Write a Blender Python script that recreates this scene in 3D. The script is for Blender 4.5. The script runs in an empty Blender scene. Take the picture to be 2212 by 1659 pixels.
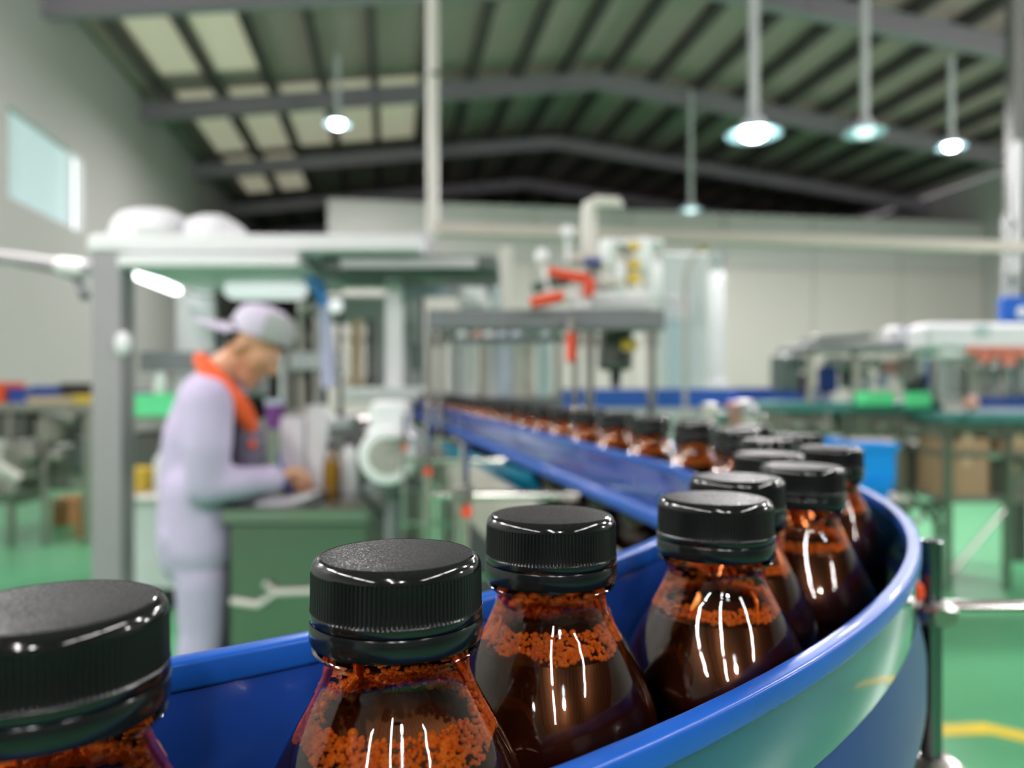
import bpy, math, random
from math import sin, cos, pi, sqrt, atan2
from mathutils import Vector, Matrix
R = math.radians
random.seed(7)
S = bpy.context.scene
col = S.collection

# ------------------------------------------------------------------ camera, world, exposure
CAM_Z = 1.4
cd = bpy.data.cameras.new('camera')
cd.sensor_width = 36.0
cd.lens = 1660.0 / 2212.0 * 36.0
cd.clip_start = 0.01
cd.clip_end = 200
cd.dof.use_dof = True
cd.dof.focus_distance = 0.197
cd.dof.aperture_fstop = 27.0 / 3.25
cam = bpy.data.objects.new('camera', cd)
col.objects.link(cam)
cam.location = (0, 0, CAM_Z)
cam.rotation_euler = (R(90), 0, 0)
S.camera = cam

wd = bpy.data.worlds.new('world')
S.world = wd
wd.use_nodes = True
bg = wd.node_tree.nodes['Background']
bg.inputs[0].default_value = (0.93, 0.97, 1.0, 1)
bg.inputs[1].default_value = 0.6

vs = S.view_settings
vs.view_transform = 'Standard'
vs.look = 'None'
vs.gamma = 1.0
vs.use_curve_mapping = False
vs.exposure = 0.25
try:
    S.cycles.max_bounces = 7
    S.cycles.diffuse_bounces = 3
    S.cycles.glossy_bounces = 3
    S.cycles.use_adaptive_sampling = True
    S.cycles.adaptive_threshold = 0.08
    S.cycles.use_light_tree = False
    S.cycles.transparent_max_bounces = 16
    S.cycles.caustics_reflective = False
    S.cycles.caustics_refractive = False
except Exception:
    pass

# hall frame: u runs along the hall, v across it
UX, UY = -0.159, 0.987
def HP(u, v, z):
    return Vector((u * UX + v * UY, u * UY - v * UX, z))
HALL_YAW = atan2(-UX, UY)          # rotation that turns +Y into the u axis

LAMP_W = 230.0                     # watts of one hall lamp
def lamp_light(name, loc, size, watts, parent, shape='DISK', sy=None, rot=(0, 0, 0), color=(1.0, 0.95, 0.95)):
    if shape == 'POINT':
        l = bpy.data.lights.new(name, 'POINT')
        l.shadow_soft_size = size
    else:
        l = bpy.data.lights.new(name, 'AREA')
        l.shape = shape
        l.size = size
        if sy:
            l.size_y = sy
    l.energy = watts
    l.color = color
    o = bpy.data.objects.new(name, l)
    col.objects.link(o)
    o.parent = parent
    o.location = loc
    o.rotation_euler = rot
    return o

# ------------------------------------------------------------------ materials
def nodes_of(m):
    m.use_nodes = True
    return m.node_tree.nodes, m.node_tree.links

def mat(name, c, rough=0.5, metal=0.0, var=0.08, vscale=6.0, bump=0.0, bscale=40.0, spec=0.5, coat=0.0, rvar=0.0, trans=0.0, ior=None, emit=None, estr=0.0, stretch=None):
    m = bpy.data.materials.new(name)
    N, L = nodes_of(m)
    p = N['Principled BSDF']
    p.inputs['Roughness'].default_value = rough
    p.inputs['Metallic'].default_value = metal
    p.inputs['Specular IOR Level'].default_value = spec
    p.inputs['Coat Weight'].default_value = coat
    p.inputs['Coat Roughness'].default_value = 0.04
    if ior:
        p.inputs['IOR'].default_value = ior
    tc = N.new('ShaderNodeTexCoord')
    src = tc.outputs['Object']
    if stretch:
        mp = N.new('ShaderNodeMapping')
        mp.inputs['Scale'].default_value = stretch
        L.new(src, mp.inputs[0])
        src = mp.outputs[0]
    nz = N.new('ShaderNodeTexNoise')
    nz.inputs['Scale'].default_value = vscale
    nz.inputs['Detail'].default_value = 4
    L.new(src, nz.inputs['Vector'])
    mx = N.new('ShaderNodeMix')
    mx.data_type = 'RGBA'
    a = [max(0, x * (1 - var)) for x in c]
    b = [min(1, x * (1 + var)) for x in c]
    mx.inputs[6].default_value = (*a, 1)
    mx.inputs[7].default_value = (*b, 1)
    L.new(nz.outputs['Fac'], mx.inputs[0])
    L.new(mx.outputs[2], p.inputs['Base Color'])
    if rvar:
        mr = N.new('ShaderNodeMapRange')
        mr.inputs[3].default_value = max(0.02, rough - rvar)
        mr.inputs[4].default_value = rough + rvar
        L.new(nz.outputs['Fac'], mr.inputs[0])
        L.new(mr.outputs[0], p.inputs['Roughness'])
    if bump:
        nb = N.new('ShaderNodeTexNoise')
        nb.inputs['Scale'].default_value = bscale
        nb.inputs['Detail'].default_value = 3
        L.new(src, nb.inputs['Vector'])
        bn = N.new('ShaderNodeBump')
        bn.inputs['Strength'].default_value = bump
        bn.inputs['Distance'].default_value = 0.1 / bscale
        L.new(nb.outputs['Fac'], bn.inputs['Height'])
        L.new(bn.outputs[0], p.inputs['Normal'])
    if emit:
        p.inputs['Emission Color'].default_value = (*emit, 1)
        p.inputs['Emission Strength'].default_value = estr
    return m

M = {}
M['black_cap'] = mat('glossy black cap plastic', (0.006, 0.007, 0.007), 0.10, spec=0.5, var=0.1)
M['black_knurl'] = mat('satin black knurled plastic', (0.006, 0.007, 0.007), 0.3, spec=0.4, var=0.1)
M['black_disc'] = mat('grained matte black plastic', (0.010, 0.010, 0.011), 0.55, bump=1.0, bscale=2200, spec=0.35, var=0.3, vscale=900)
N_, L_n = M['black_disc'].node_tree.nodes, M['black_disc'].node_tree.links
g = N_.new('ShaderNodeTexNoise'); g.inputs['Scale'].default_value = 2600; g.inputs['Detail'].default_value = 1
gc = N_.new('ShaderNodeTexCoord'); L_n.new(gc.outputs['Object'], g.inputs['Vector'])
gr = N_.new('ShaderNodeMapRange'); gr.inputs[1].default_value = 0.42; gr.inputs[2].default_value = 0.72; gr.inputs[3].default_value = 0.7; gr.inputs[4].default_value = 0.22
L_n.new(g.outputs['Fac'], gr.inputs[0]); L_n.new(gr.outputs[0], N_['Principled BSDF'].inputs['Roughness'])
M['black_band'] = mat('smooth black band plastic', (0.006, 0.008, 0.008), 0.15, spec=0.45)
M['blue'] = mat('blue guard rail plastic', (0.010, 0.085, 0.40), 0.3, var=0.18, vscale=25, spec=0.3, coat=0.05, bump=0.05, bscale=90, rvar=0.06)
M['blue_shade'] = mat('shade blue polished plastic', (0.012, 0.052, 0.28), 0.16, var=0.12, vscale=12, spec=0.6, coat=0.6, rvar=0.04)  # darker blue stands for the shade on the inner rail face
M['blue_outer'] = mat('glossy sea blue rail plastic', (0.010, 0.060, 0.13), 0.14, var=0.12, vscale=12, spec=0.8, coat=1.0, rvar=0.04)
M['blue_band'] = mat('satin navy rail band', (0.014, 0.035, 0.16), 0.35, var=0.12, vscale=12, spec=0.3)
M['steelshade'] = mat('shaded stainless sheet', (0.30, 0.29, 0.265), 0.3, 1.0, var=0.08, vscale=5)  # steel darkened for the shade on the table cabinet
M['postgrey'] = mat('mid grey post paint', (0.33, 0.32, 0.33), 0.4)
M['roofglow'] = mat('glowing cream roof sheet', (0.62, 0.58, 0.46), 0.5, var=0.05, vscale=1, emit=(0.80, 0.74, 0.56), estr=0.27)  # glow added to lift the left roof bays
M['steel'] = mat('brushed stainless steel', (0.46, 0.44, 0.41), 0.3, 1.0, var=0.08, vscale=8, stretch=(1, 1, 12), bump=0.03, bscale=60)
M['chrome'] = mat('polished steel rod', (0.62, 0.61, 0.58), 0.16, 1.0)
M['darkrod'] = mat('dark polished steel rod', (0.20, 0.21, 0.23), 0.18, 1.0)
M['greysteel'] = mat('grey painted steel', (0.17, 0.18, 0.19), 0.45)
M['lightgrey'] = mat('light grey painted steel', (0.55, 0.56, 0.57), 0.4)
M['white'] = mat('white enamel', (0.80, 0.81, 0.82), 0.35, var=0.03)
M['whitecloth'] = mat('white quilted cover', (0.76, 0.77, 0.80), 0.8, bump=0.2, bscale=20, var=0.04)
M['cream'] = mat('cream plastic', (0.68, 0.66, 0.60), 0.4, var=0.03)
M['paleGreenWhite'] = mat('pale white plastic', (0.62, 0.68, 0.66), 0.35, var=0.04)
M['floor'] = mat('green epoxy floor', (0.085, 0.34, 0.16), 0.32, var=0.14, vscale=1.2, spec=0.5, rvar=0.08)
M['yellow'] = mat('yellow floor paint', (0.70, 0.52, 0.02), 0.4, var=0.12)
M['wall'] = mat('pale grey wall panel', (0.52, 0.50, 0.49), 0.5, var=0.03, vscale=0.6)
M['wallback'] = mat('off white partition panel', (0.60, 0.56, 0.53), 0.5, var=0.03, vscale=0.5)
M['sheet'] = mat('beige grey roof sheet', (0.47, 0.35, 0.335), 0.5, var=0.06, vscale=0.6)
M['sheetdark'] = mat('grey green roof sheet', (0.13, 0.14, 0.125), 0.55, var=0.1, vscale=0.6)
M['rafter'] = mat('grey blue painted rafter', (0.24, 0.225, 0.25), 0.5)
M['purlin'] = mat('shade dark purlin steel', (0.06, 0.055, 0.052), 0.5)  # near black stands for the shaded sides of the purlins
M['red'] = mat('signal red plastic', (0.80, 0.07, 0.02), 0.35)
M['orange'] = mat('orange red cloth', (0.78, 0.10, 0.02), 0.8, bump=0.1, bscale=50)
M['lavender'] = mat('lavender grey work cloth', (0.50, 0.44, 0.62), 0.85, bump=0.35, bscale=14, var=0.1)
M['capcloth'] = mat('lavender cap cloth', (0.58, 0.53, 0.66), 0.85, var=0.06)
M['capgrey'] = mat('grey cap mesh cloth', (0.40, 0.42, 0.41), 0.85)
M['darkcloth'] = mat('dark grey cloth', (0.14, 0.13, 0.18), 0.85)
M['skin'] = mat('warm skin', (0.66, 0.34, 0.20), 0.5, var=0.06)
M['hair'] = mat('black hair', (0.02, 0.018, 0.016), 0.5)
M['shoe'] = mat('black rubber shoe', (0.03, 0.03, 0.035), 0.5)
M['paper'] = mat('white paper', (0.80, 0.80, 0.84), 0.7, var=0.02)
M['bluebright'] = mat('bright azure plastic', (0.004, 0.30, 0.86), 0.4, var=0.06)
M['navy'] = mat('navy blue plastic', (0.02, 0.06, 0.30), 0.35)
M['royal'] = mat('royal blue plastic', (0.02, 0.12, 0.52), 0.35)
M['hoseblue'] = mat('sky blue hose', (0.08, 0.32, 0.80), 0.35)
M['hosepale'] = mat('pale lavender hose', (0.55, 0.58, 0.80), 0.4)
M['teal'] = mat('teal blue plastic', (0.0, 0.20, 0.34), 0.35)
M['tealgreen'] = mat('teal green board', (0.07, 0.25, 0.23), 0.4)
M['carton'] = mat('brown cardboard', (0.44, 0.28, 0.17), 0.8, var=0.06)
M['cartonbrown'] = mat('orange brown cardboard', (0.42, 0.20, 0.08), 0.8)
M['purple'] = mat('purple plastic', (0.24, 0.06, 0.30), 0.4)
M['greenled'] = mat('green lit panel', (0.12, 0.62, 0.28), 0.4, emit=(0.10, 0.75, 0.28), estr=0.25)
M['greencrate'] = mat('light green plastic', (0.22, 0.70, 0.36), 0.4)
M['black'] = mat('black plastic', (0.02, 0.02, 0.022), 0.4)
M['darkmach'] = mat('dark machine casting', (0.09, 0.095, 0.085), 0.45)
M['olive'] = mat('grey olive machine steel', (0.24, 0.25, 0.21), 0.4, 0.3)
M['beigemet'] = mat('warm beige metal', (0.50, 0.47, 0.41), 0.4, 0.3)
M['tan'] = mat('tan plastic', (0.60, 0.47, 0.30), 0.5)
M['yellowplastic'] = mat('yellow plastic', (0.75, 0.52, 0.06), 0.45)
M['amberliq'] = mat('golden amber liquid', (0.62, 0.34, 0.015), 0.15)
M['windowfilm'] = mat('pale blue daylit window film', (0.48, 0.62, 0.64), 0.3, var=0.04, emit=(0.7, 0.86, 0.88), estr=0.28)
M['glasspale'] = mat('pale blue window film', (0.48, 0.62, 0.64), 0.2, var=0.04)
M['daylight'] = mat('daylight window pane', (0.8, 0.85, 0.85), 0.3, emit=(0.9, 0.97, 1.0), estr=1.5)
M['lampglow'] = mat('glowing lamp lens', (0.9, 0.95, 1), 0.3, emit=(0.92, 0.97, 1.0), estr=22.0)
M['lampdim'] = mat('dim lamp lens', (0.6, 0.75, 0.78), 0.3, emit=(0.75, 0.93, 0.95), estr=1.2)
M['lamprim'] = mat('pale blue glass lamp shade', (0.30, 0.45, 0.50), 0.25, emit=(0.5, 0.78, 0.88), estr=0.28)
M['tubeglow'] = mat('glowing tube', (0.95, 0.97, 1), 0.3, emit=(0.95, 0.98, 1.0), estr=5.0)
M['tubesoft'] = mat('soft glowing diffuser', (0.9, 0.92, 0.95), 0.4, emit=(0.95, 0.97, 1.0), estr=0.5)
M['belt'] = mat('grey brown chain belt', (0.16, 0.14, 0.12), 0.5)
M['redfade'] = mat('faded red print', (0.72, 0.22, 0.16), 0.5)
M['pinkish'] = mat('faded pink plastic', (0.66, 0.36, 0.30), 0.5)
M['darkgreentray'] = mat('dark green grey tray', (0.10, 0.13, 0.12), 0.4)
M['lilac'] = mat('lilac film panel', (0.56, 0.60, 0.74), 0.4)

def amber_shell():
    m = bpy.data.materials.new('amber bottle plastic')
    N, L = nodes_of(m)
    N.remove(N['Principled BSDF'])
    out = N['Material Output']
    tr = N.new('ShaderNodeBsdfTransparent')
    tr.inputs[0].default_value = (0.90, 0.54, 0.32, 1)
    gl = N.new('ShaderNodeBsdfGlossy')
    gl.inputs[0].default_value = (1, 1, 1, 1)
    gl.inputs['Roughness'].default_value = 0.035
    tc = N.new('ShaderNodeTexCoord')
    nz = N.new('ShaderNodeTexNoise')
    nz.inputs['Scale'].default_value = 60
    L.new(tc.outputs['Object'], nz.inputs['Vector'])
    bn = N.new('ShaderNodeBump')
    bn.inputs['Strength'].default_value = 0.12
    bn.inputs['Distance'].default_value = 0.001
    L.new(nz.outputs['Fac'], bn.inputs['Height'])
    L.new(bn.outputs[0], gl.inputs['Normal'])
    fr = N.new('ShaderNodeFresnel')
    fr.inputs[0].default_value = 1.56
    mx = N.new('ShaderNodeMixShader')
    L.new(fr.outputs[0], mx.inputs[0])
    L.new(tr.outputs[0], mx.inputs[1])
    L.new(gl.outputs[0], mx.inputs[2])
    L.new(mx.outputs[0], out.inputs[0])
    return m
M['amber'] = amber_shell()
M['amberclear'] = amber_shell()
M['amberclear'].name = 'clear amber glass'
for nd in M['amberclear'].node_tree.nodes:
    if nd.type == 'BSDF_TRANSPARENT':
        nd.inputs[0].default_value = (0.96, 0.88, 0.70, 1)
M['liquid'] = mat('dark brown tea', (0.018, 0.0068, 0.004), 0.25, var=0.25, vscale=30, spec=0.3)

def translucent(name, c, c2, rough, scale):
    m = bpy.data.materials.new(name)
    N, L = nodes_of(m)
    p = N['Principled BSDF']
    out = N['Material Output']
    tc = N.new('ShaderNodeTexCoord')
    nz = N.new('ShaderNodeTexNoise')
    nz.inputs['Scale'].default_value = scale
    nz.inputs['Detail'].default_value = 3
    L.new(tc.outputs['Object'], nz.inputs['Vector'])
    cr = N.new('ShaderNodeValToRGB')
    cr.color_ramp.elements[0].position = 0.35
    cr.color_ramp.elements[0].color = (*c2, 1)
    cr.color_ramp.elements[1].position = 0.62
    cr.color_ramp.elements[1].color = (*c, 1)
    L.new(nz.outputs['Fac'], cr.inputs[0])
    L.new(cr.outputs[0], p.inputs['Base Color'])
    p.inputs['Roughness'].default_value = rough
    tl = N.new('ShaderNodeBsdfTranslucent')
    L.new(cr.outputs[0], tl.inputs[0])
    mx = N.new('ShaderNodeMixShader')
    mx.inputs[0].default_value = 0.2
    L.new(p.outputs[0], mx.inputs[1])
    L.new(tl.outputs[0], mx.inputs[2])
    L.new(mx.outputs[0], out.inputs[0])
    return m
def bubbly(m, k):
    N, L = m.node_tree.nodes, m.node_tree.links
    out = N['Material Output']
    src = out.inputs[0].links[0].from_socket
    tr = N.new('ShaderNodeBsdfTransparent')
    tr.inputs[0].default_value = (0.95, 0.55, 0.22, 1)
    mx = N.new('ShaderNodeMixShader')
    mx.inputs[0].default_value = k
    L.new(src, mx.inputs[1])
    L.new(tr.outputs[0], mx.inputs[2])
    L.new(mx.outputs[0], out.inputs[0])
    return m
M['foam'] = translucent('orange brown tea foam', (1.0, 0.72, 0.20), (0.84, 0.42, 0.08), 0.12, 420)
M['foam'] = bubbly(M['foam'], 0.42)
M['drip'] = translucent('orange tea run', (1.0, 0.42, 0.06), (0.95, 0.22, 0.03), 0.15, 200)

for m_ in bpy.data.materials:
    m_.cycles.emission_sampling = 'NONE'

# ------------------------------------------------------------------ mesh builder
class MB:
    def __init__(s):
        s.v = []
        s.f = []
        s.flat = set()
    def add(s, vs_, fs_):
        n = len(s.v)
        s.v += [tuple(v) for v in vs_]
        s.f += [tuple(i + n for i in f) for f in fs_]
        return s
    def box(s, c, d, rz=0.0, rx=0.0, ry=0.0, bev=0.0):
        hx, hy, hz = d[0] / 2, d[1] / 2, d[2] / 2
        m = Matrix.Translation(Vector(c)) @ Matrix.Rotation(rz, 4, 'Z') @ Matrix.Rotation(ry, 4, 'Y') @ Matrix.Rotation(rx, 4, 'X')
        if bev <= 0:
            pts = [(x, y, z) for x in (-hx, hx) for y in (-hy, hy) for z in (-hz, hz)]
            fs = [(0, 1, 3, 2), (4, 6, 7, 5), (0, 4, 5, 1), (2, 3, 7, 6), (0, 2, 6, 4), (1, 5, 7, 3)]
            return s.add([m @ Vector(p) for p in pts], fs)
        b = min(bev, hx * .9, hy * .9, hz * .9)
        rings = []
        for z, ins in ((-hz, b), (-hz + b, 0), (hz - b, 0), (hz, b)):
            x, y = hx - ins, hy - ins
            c2 = b
            rings.append([(-x + c2, -y, z), (x - c2, -y, z), (x, -y + c2, z), (x, y - c2, z), (x - c2, y, z), (-x + c2, y, z), (-x, y - c2, z), (-x, -y + c2, z)])
        pts = [m @ Vector(p) for r in rings for p in r]
        fs = []
        for k in range(3):
            for i in range(8):
                j = (i + 1) % 8
                fs.append((k * 8 + i, k * 8 + j, (k + 1) * 8 + j, (k + 1) * 8 + i))
        fs.append(tuple(range(7, -1, -1)))
        fs.append(tuple(range(24, 32)))
        return s.add(pts, fs)
    def cyl(s, p0, p1, r0, r1=None, n=16, caps=True):
        r1 = r0 if r1 is None else r1
        p0, p1 = Vector(p0), Vector(p1)
        d = (p1 - p0).normalized()
        a = d.orthogonal().normalized()
        b = d.cross(a)
        pts = []
        for p, r in ((p0, r0), (p1, r1)):
            for i in range(n):
                t = 2 * pi * i / n
                pts.append(p + a * (r * cos(t)) + b * (r * sin(t)))
        fs = [(i, (i + 1) % n, n + (i + 1) % n, n + i) for i in range(n)]
        if caps:
            fs.append(tuple(range(n - 1, -1, -1)))
            fs.append(tuple(range(n, 2 * n)))
        return s.add(pts, fs)
    def tube(s, path, r, n=10):
        path = [Vector(p) for p in path]
        pts = []
        up = None
        for i, p in enumerate(path):
            d = (path[min(i + 1, len(path) - 1)] - path[max(i - 1, 0)]).normalized()
            if up is None:
                up = d.orthogonal().normalized()
            a = (up - d * up.dot(d)).normalized()
            up = a
            b = d.cross(a)
            rr = r[i] if isinstance(r, (list, tuple)) else r
            for k in range(n):
                t = 2 * pi * k / n
                pts.append(p + a * (rr * cos(t)) + b * (rr * sin(t)))
        fs = []
        for i in range(len(path) - 1):
            for k in range(n):
                j = (k + 1) % n
                fs.append((i * n + k, i * n + j, (i + 1) * n + j, (i + 1) * n + k))
        fs.append(tuple(range(n - 1, -1, -1)))
        fs.append(tuple(range((len(path) - 1) * n, len(path) * n)))
        return s.add(pts, fs)
    def lathe(s, prof, n=48, c=(0, 0, 0), closed=False, axis='Z'):
        pts = []
        for r, z in prof:
            for i in range(n):
                t = 2 * pi * i / n
                if axis == 'Z':
                    pts.append((c[0] + r * cos(t), c[1] + r * sin(t), c[2] + z))
                else:
                    pts.append((c[0] + r * cos(t), c[1] + z, c[2] - r * sin(t)))
        fs = []
        for k in range(len(prof) - 1):
            for i in range(n):
                j = (i + 1) % n
                fs.append((k * n + i, k * n + j, (k + 1) * n + j, (k + 1) * n + i))
        if closed:
            fs.append(tuple(range(n - 1, -1, -1)))
            m = (len(prof) - 1) * n
            fs.append(tuple(range(m, m + n)))
        return s.add(pts, fs)
    def ball(s, c, r, seg=16, rings=10):
        if not isinstance(r, (tuple, list)):
            r = (r, r, r)
        pts = [(c[0], c[1], c[2] - r[2])]
        for k in range(1, rings):
            ph = -pi / 2 + pi * k / rings
            for i in range(seg):
                t = 2 * pi * i / seg
                pts.append((c[0] + r[0] * cos(ph) * cos(t), c[1] + r[1] * cos(ph) * sin(t), c[2] + r[2] * sin(ph)))
        pts.append((c[0], c[1], c[2] + r[2]))
        fs = [(0, 1 + (i + 1) % seg, 1 + i) for i in range(seg)]
        for k in range(rings - 2):
            for i in range(seg):
                j = (i + 1) % seg
                fs.append((1 + k * seg + i, 1 + k * seg + j, 1 + (k + 1) * seg + j, 1 + (k + 1) * seg + i))
        last = len(pts) - 1
        b = 1 + (rings - 2) * seg
        fs += [(b + i, b + (i + 1) % seg, last) for i in range(seg)]
        return s.add(pts, fs)
    def capsule(s, p0, r0, p1, r1, n=12):
        s.cyl(p0, p1, r0, r1, n)
        s.ball(p0, r0, n, 8)
        s.ball(p1, r1, n, 8)
        return s
    def mesh(s, name, smooth=True, off=None, angle=0.7):
        me = bpy.data.meshes.new(name)
        vv = s.v if off is None else [(a - off[0], b - off[1], c - off[2]) for a, b, c in s.v]
        me.from_pydata(vv, [], s.f)
        if smooth:
            me.polygons.foreach_set('use_smooth', [True] * len(me.polygons))
            me.set_sharp_from_angle(angle=angle)
        me.update()
        return me

def link(name, me, m, parent=None, loc=(0, 0, 0)):
    o = bpy.data.objects.new(name, me)
    col.objects.link(o)
    if m is not None and me is not None and not me.materials:
        me.materials.append(M[m] if isinstance(m, str) else m)
    o.parent = parent
    o.location = loc
    return o

def tag(o, label=None, cat=None, group=None, kind=None):
    if label:
        o['label'] = label
    if cat:
        o['category'] = cat
    if group:
        o['group'] = group
    if kind:
        o['kind'] = kind
    return o

def thing(name, loc, label, cat, group=None, kind=None, rz=0):
    o = bpy.data.objects.new(name, None)
    o.empty_display_size = 0.1
    col.objects.link(o)
    o.location = loc
    o.rotation_euler = (0, 0, rz)
    return tag(o, label, cat, group, kind)

def root_of(o):
    while o.parent is not None:
        o = o.parent
    return o

def part(name, mb, m, parent, smooth=True, label=None, angle=0.7):
    """mesh built in world coordinates, placed under an unrotated thing"""
    off = root_of(parent).location
    o = link(name, mb.mesh(name, smooth, off, angle), m, parent)
    if label:
        o['label'] = label
    return o

def single(name, mb, m, label, cat, base, group=None, kind=None, smooth=True):
    o = link(name, mb.mesh(name, smooth, base), m, None, base)
    return tag(o, label, cat, group, kind)

def struct(name, mb, m, label=None, smooth=False):
    o = link(name, mb.mesh(name, smooth), m)
    return tag(o, label, None, None, 'structure')

def W(px, py, d):
    """world point seen at pixel (px,py) of the 2212x1659 frame at depth d"""
    return Vector(((px - 1106) / 1660 * d, d, CAM_Z - (py - 829.5) / 1660 * d))

def pbox(mb, x0, x1, y0, y1, d, dep, bev=0.0):
    a, b = W(x0, y0, d), W(x1, y1, d)
    return mb.box(((a.x + b.x) / 2, d + dep / 2, (a.z + b.z) / 2), (abs(b.x - a.x), dep, abs(a.z - b.z)), bev=bev)

# ------------------------------------------------------------------ the hall
FL = MB()
a = [HP(-14, -5.2, 0), HP(-14, 16, 0), HP(34, 16, 0), HP(34, -5.2, 0)]
FL.add(a, [(3, 2, 1, 0)][0:0] or [(0, 1, 2, 3)])
struct('floor', FL, 'floor', 'glossy green epoxy floor of the factory hall')

def hall_box(mb, u0, u1, v0, v1, z0, z1):
    c = HP((u0 + u1) / 2, (v0 + v1) / 2, (z0 + z1) / 2)
    return mb.box(c, (v1 - v0, u1 - u0, z1 - z0), rz=HALL_YAW)

VL, VR, VRIDGE = -4.45, 14.6, 4.1
def roof_z(v):      # underside of the rafters
    return 7.30 - 0.130 * (VRIDGE - v) if v < VRIDGE else 7.30 - 0.118 * (v - VRIDGE)

# left wall with a window opening (u 9.9..12.2, z 3.65..4.7)
WU0, WU1, WZ0, WZ1 = 9.95, 12.25, 3.62, 4.72
wl = MB()
hall_box(wl, -14, WU0, VL - 0.2, VL, 0, 6.7)
hall_box(wl, WU1, 34, VL - 0.2, VL, 0, 6.7)
hall_box(wl, WU0, WU1, VL - 0.2, VL, 0, WZ0)
hall_box(wl, WU0, WU1, VL - 0.2, VL, WZ1, 6.7)
struct('wall_left', wl, 'wall', 'pale grey side wall with a high window')
wn = thing('window_1', HP((WU0 + WU1) / 2, VL - 0.1, WZ0), 'high side window with pale blue pane and bright open gap', None, kind='structure')
m = MB(); hall_box(m, WU0, WU1 - 0.35, VL - 0.12, VL - 0.10, WZ0, WZ1); part('window_pane', m, 'windowfilm', wn, False)
m = MB(); hall_box(m, WU1 - 0.35, WU1, VL - 0.14, VL - 0.12, WZ0 - 0.0, WZ1); part('window_pane', m, 'daylight', wn, False)
m = MB(); hall_box(m, WU1 - 0.40, WU1 - 0.34, VL - 0.13, VL - 0.02, WZ0, WZ1); part('window_mullion', m, 'white', wn, False)

m = MB(); hall_box(m, -14, 34, VR, VR + 0.2, 0, 6.5)
struct('wall_right', m, 'wall', 'pale grey far side wall')
# partition wall at the end, built from upright panels
wb = MB(); hall_box(wb, 17.06, 17.2, -1.3, VR, 0, 5.40)
wbo = struct('wall_back', wb, 'wallback', 'off white partition wall across the hall end')
v = -1.3
while v < VR - 0.1:
    v2 = min(v + 2.27, VR)
    m = MB(); hall_box(m, 17.0, 17.06, v + 0.012, v2 - 0.012, 0.02, 4.1)
    link('wall_panel', m.mesh('wall_panel', False), 'wallback', wbo)
    m = MB(); hall_box(m, 17.0, 17.06, v + 0.012, v2 - 0.012, 4.14, 5.40)
    link('wall_panel', m.mesh('wall_panel', False), 'wall', wbo)
    v = v2
m = MB(); hall_box(m, 33.6, 33.8, -4.5, VR, 0, 8)
struct('wall_end', m, 'sheetdark', 'dark end wall beyond the partition')

m = MB(); hall_box(m, -14.2, -14, -5.2, VR + 0.2, 0, 8)
struct('wall_rear', m, 'wall', 'pale grey wall behind the photographer')

# roof
rf = MB()
ZS = 0.55
for v0, v1 in ((VL - 0.2, VRIDGE), (VRIDGE, VR + 0.2)):
    z0, z1 = roof_z(v0) + ZS, roof_z(v1) + ZS
    p = [HP(-14.2, v0, z0), HP(-14.2, v1, z1), HP(34, v1, z1), HP(34, v0, z0)]
    q = [x + Vector((0, 0, 0.06)) for x in p]
    rf.add(p + q, [(0, 3, 2, 1), (4, 5, 6, 7), (0, 1, 5, 4), (1, 2, 6, 5), (2, 3, 7, 6), (3, 0, 4, 7)])
roof = struct('ceiling', rf, 'sheet', 'pitched metal roof with grey rafters and purlins')
for v in [VL + 0.45 + 0.93 * k for k in range(20)]:
    if v > VR - 0.3:
        break
    z = roof_z(v)
    m = MB(); hall_box(m, -14, 33.5, v - 0.045, v + 0.045, z + 0.31, z + ZS - 0.004)
    hall_box(m, -14, 33.5, v - 0.045, v + 0.09, z + 0.30, z + 0.325)
    link('purlin', m.mesh('purlin', False), 'purlin', roof)
for u in (2.8, 6.8, 10.9, 14.9, 18.9, 22.9, 26.9):
    m = MB()
    for v0, v1 in ((VL, VRIDGE), (VRIDGE, VR)):
        for za, zb, hw in ((0, 0.03, 0.11), (0.03, 0.27, 0.02), (0.27, 0.30, 0.11)):
            p = []
            for v in (v0, v1):
                for uu in (u - hw, u + hw):
                    for zz in (za, zb):
                        p.append(HP(uu, v, roof_z(v) + zz))
            m.add(p, [(0, 1, 3, 2), (4, 6, 7, 5), (0, 4, 5, 1), (2, 3, 7, 6), (0, 2, 6, 4), (1, 5, 7, 3)])
    link('rafter', m.mesh('rafter', False), 'rafter', roof)
# glowing cream sheets added to brighten the roof bays by the left wall
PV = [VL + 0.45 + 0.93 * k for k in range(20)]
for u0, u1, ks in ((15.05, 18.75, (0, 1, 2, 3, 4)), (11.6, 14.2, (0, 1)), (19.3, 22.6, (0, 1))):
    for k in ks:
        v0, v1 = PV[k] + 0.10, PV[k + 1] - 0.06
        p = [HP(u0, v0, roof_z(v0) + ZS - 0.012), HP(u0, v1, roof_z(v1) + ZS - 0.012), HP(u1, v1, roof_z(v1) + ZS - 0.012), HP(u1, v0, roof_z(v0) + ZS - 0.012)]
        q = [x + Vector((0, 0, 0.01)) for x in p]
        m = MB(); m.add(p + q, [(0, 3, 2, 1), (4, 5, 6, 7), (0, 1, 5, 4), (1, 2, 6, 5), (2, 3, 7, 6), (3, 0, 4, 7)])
        link('roof_glow_sheet', m.mesh('roof_glow_sheet', False), 'roofglow', roof)
# columns on the side walls carry the rafters
for u in (6.8, 10.9, 14.9):
    m = MB(); hall_box(m, u - 0.12, u + 0.12, VR - 0.28, VR, 0, roof_z(VR))
    link('column', m.mesh('column', False), 'rafter', roof)

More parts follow.
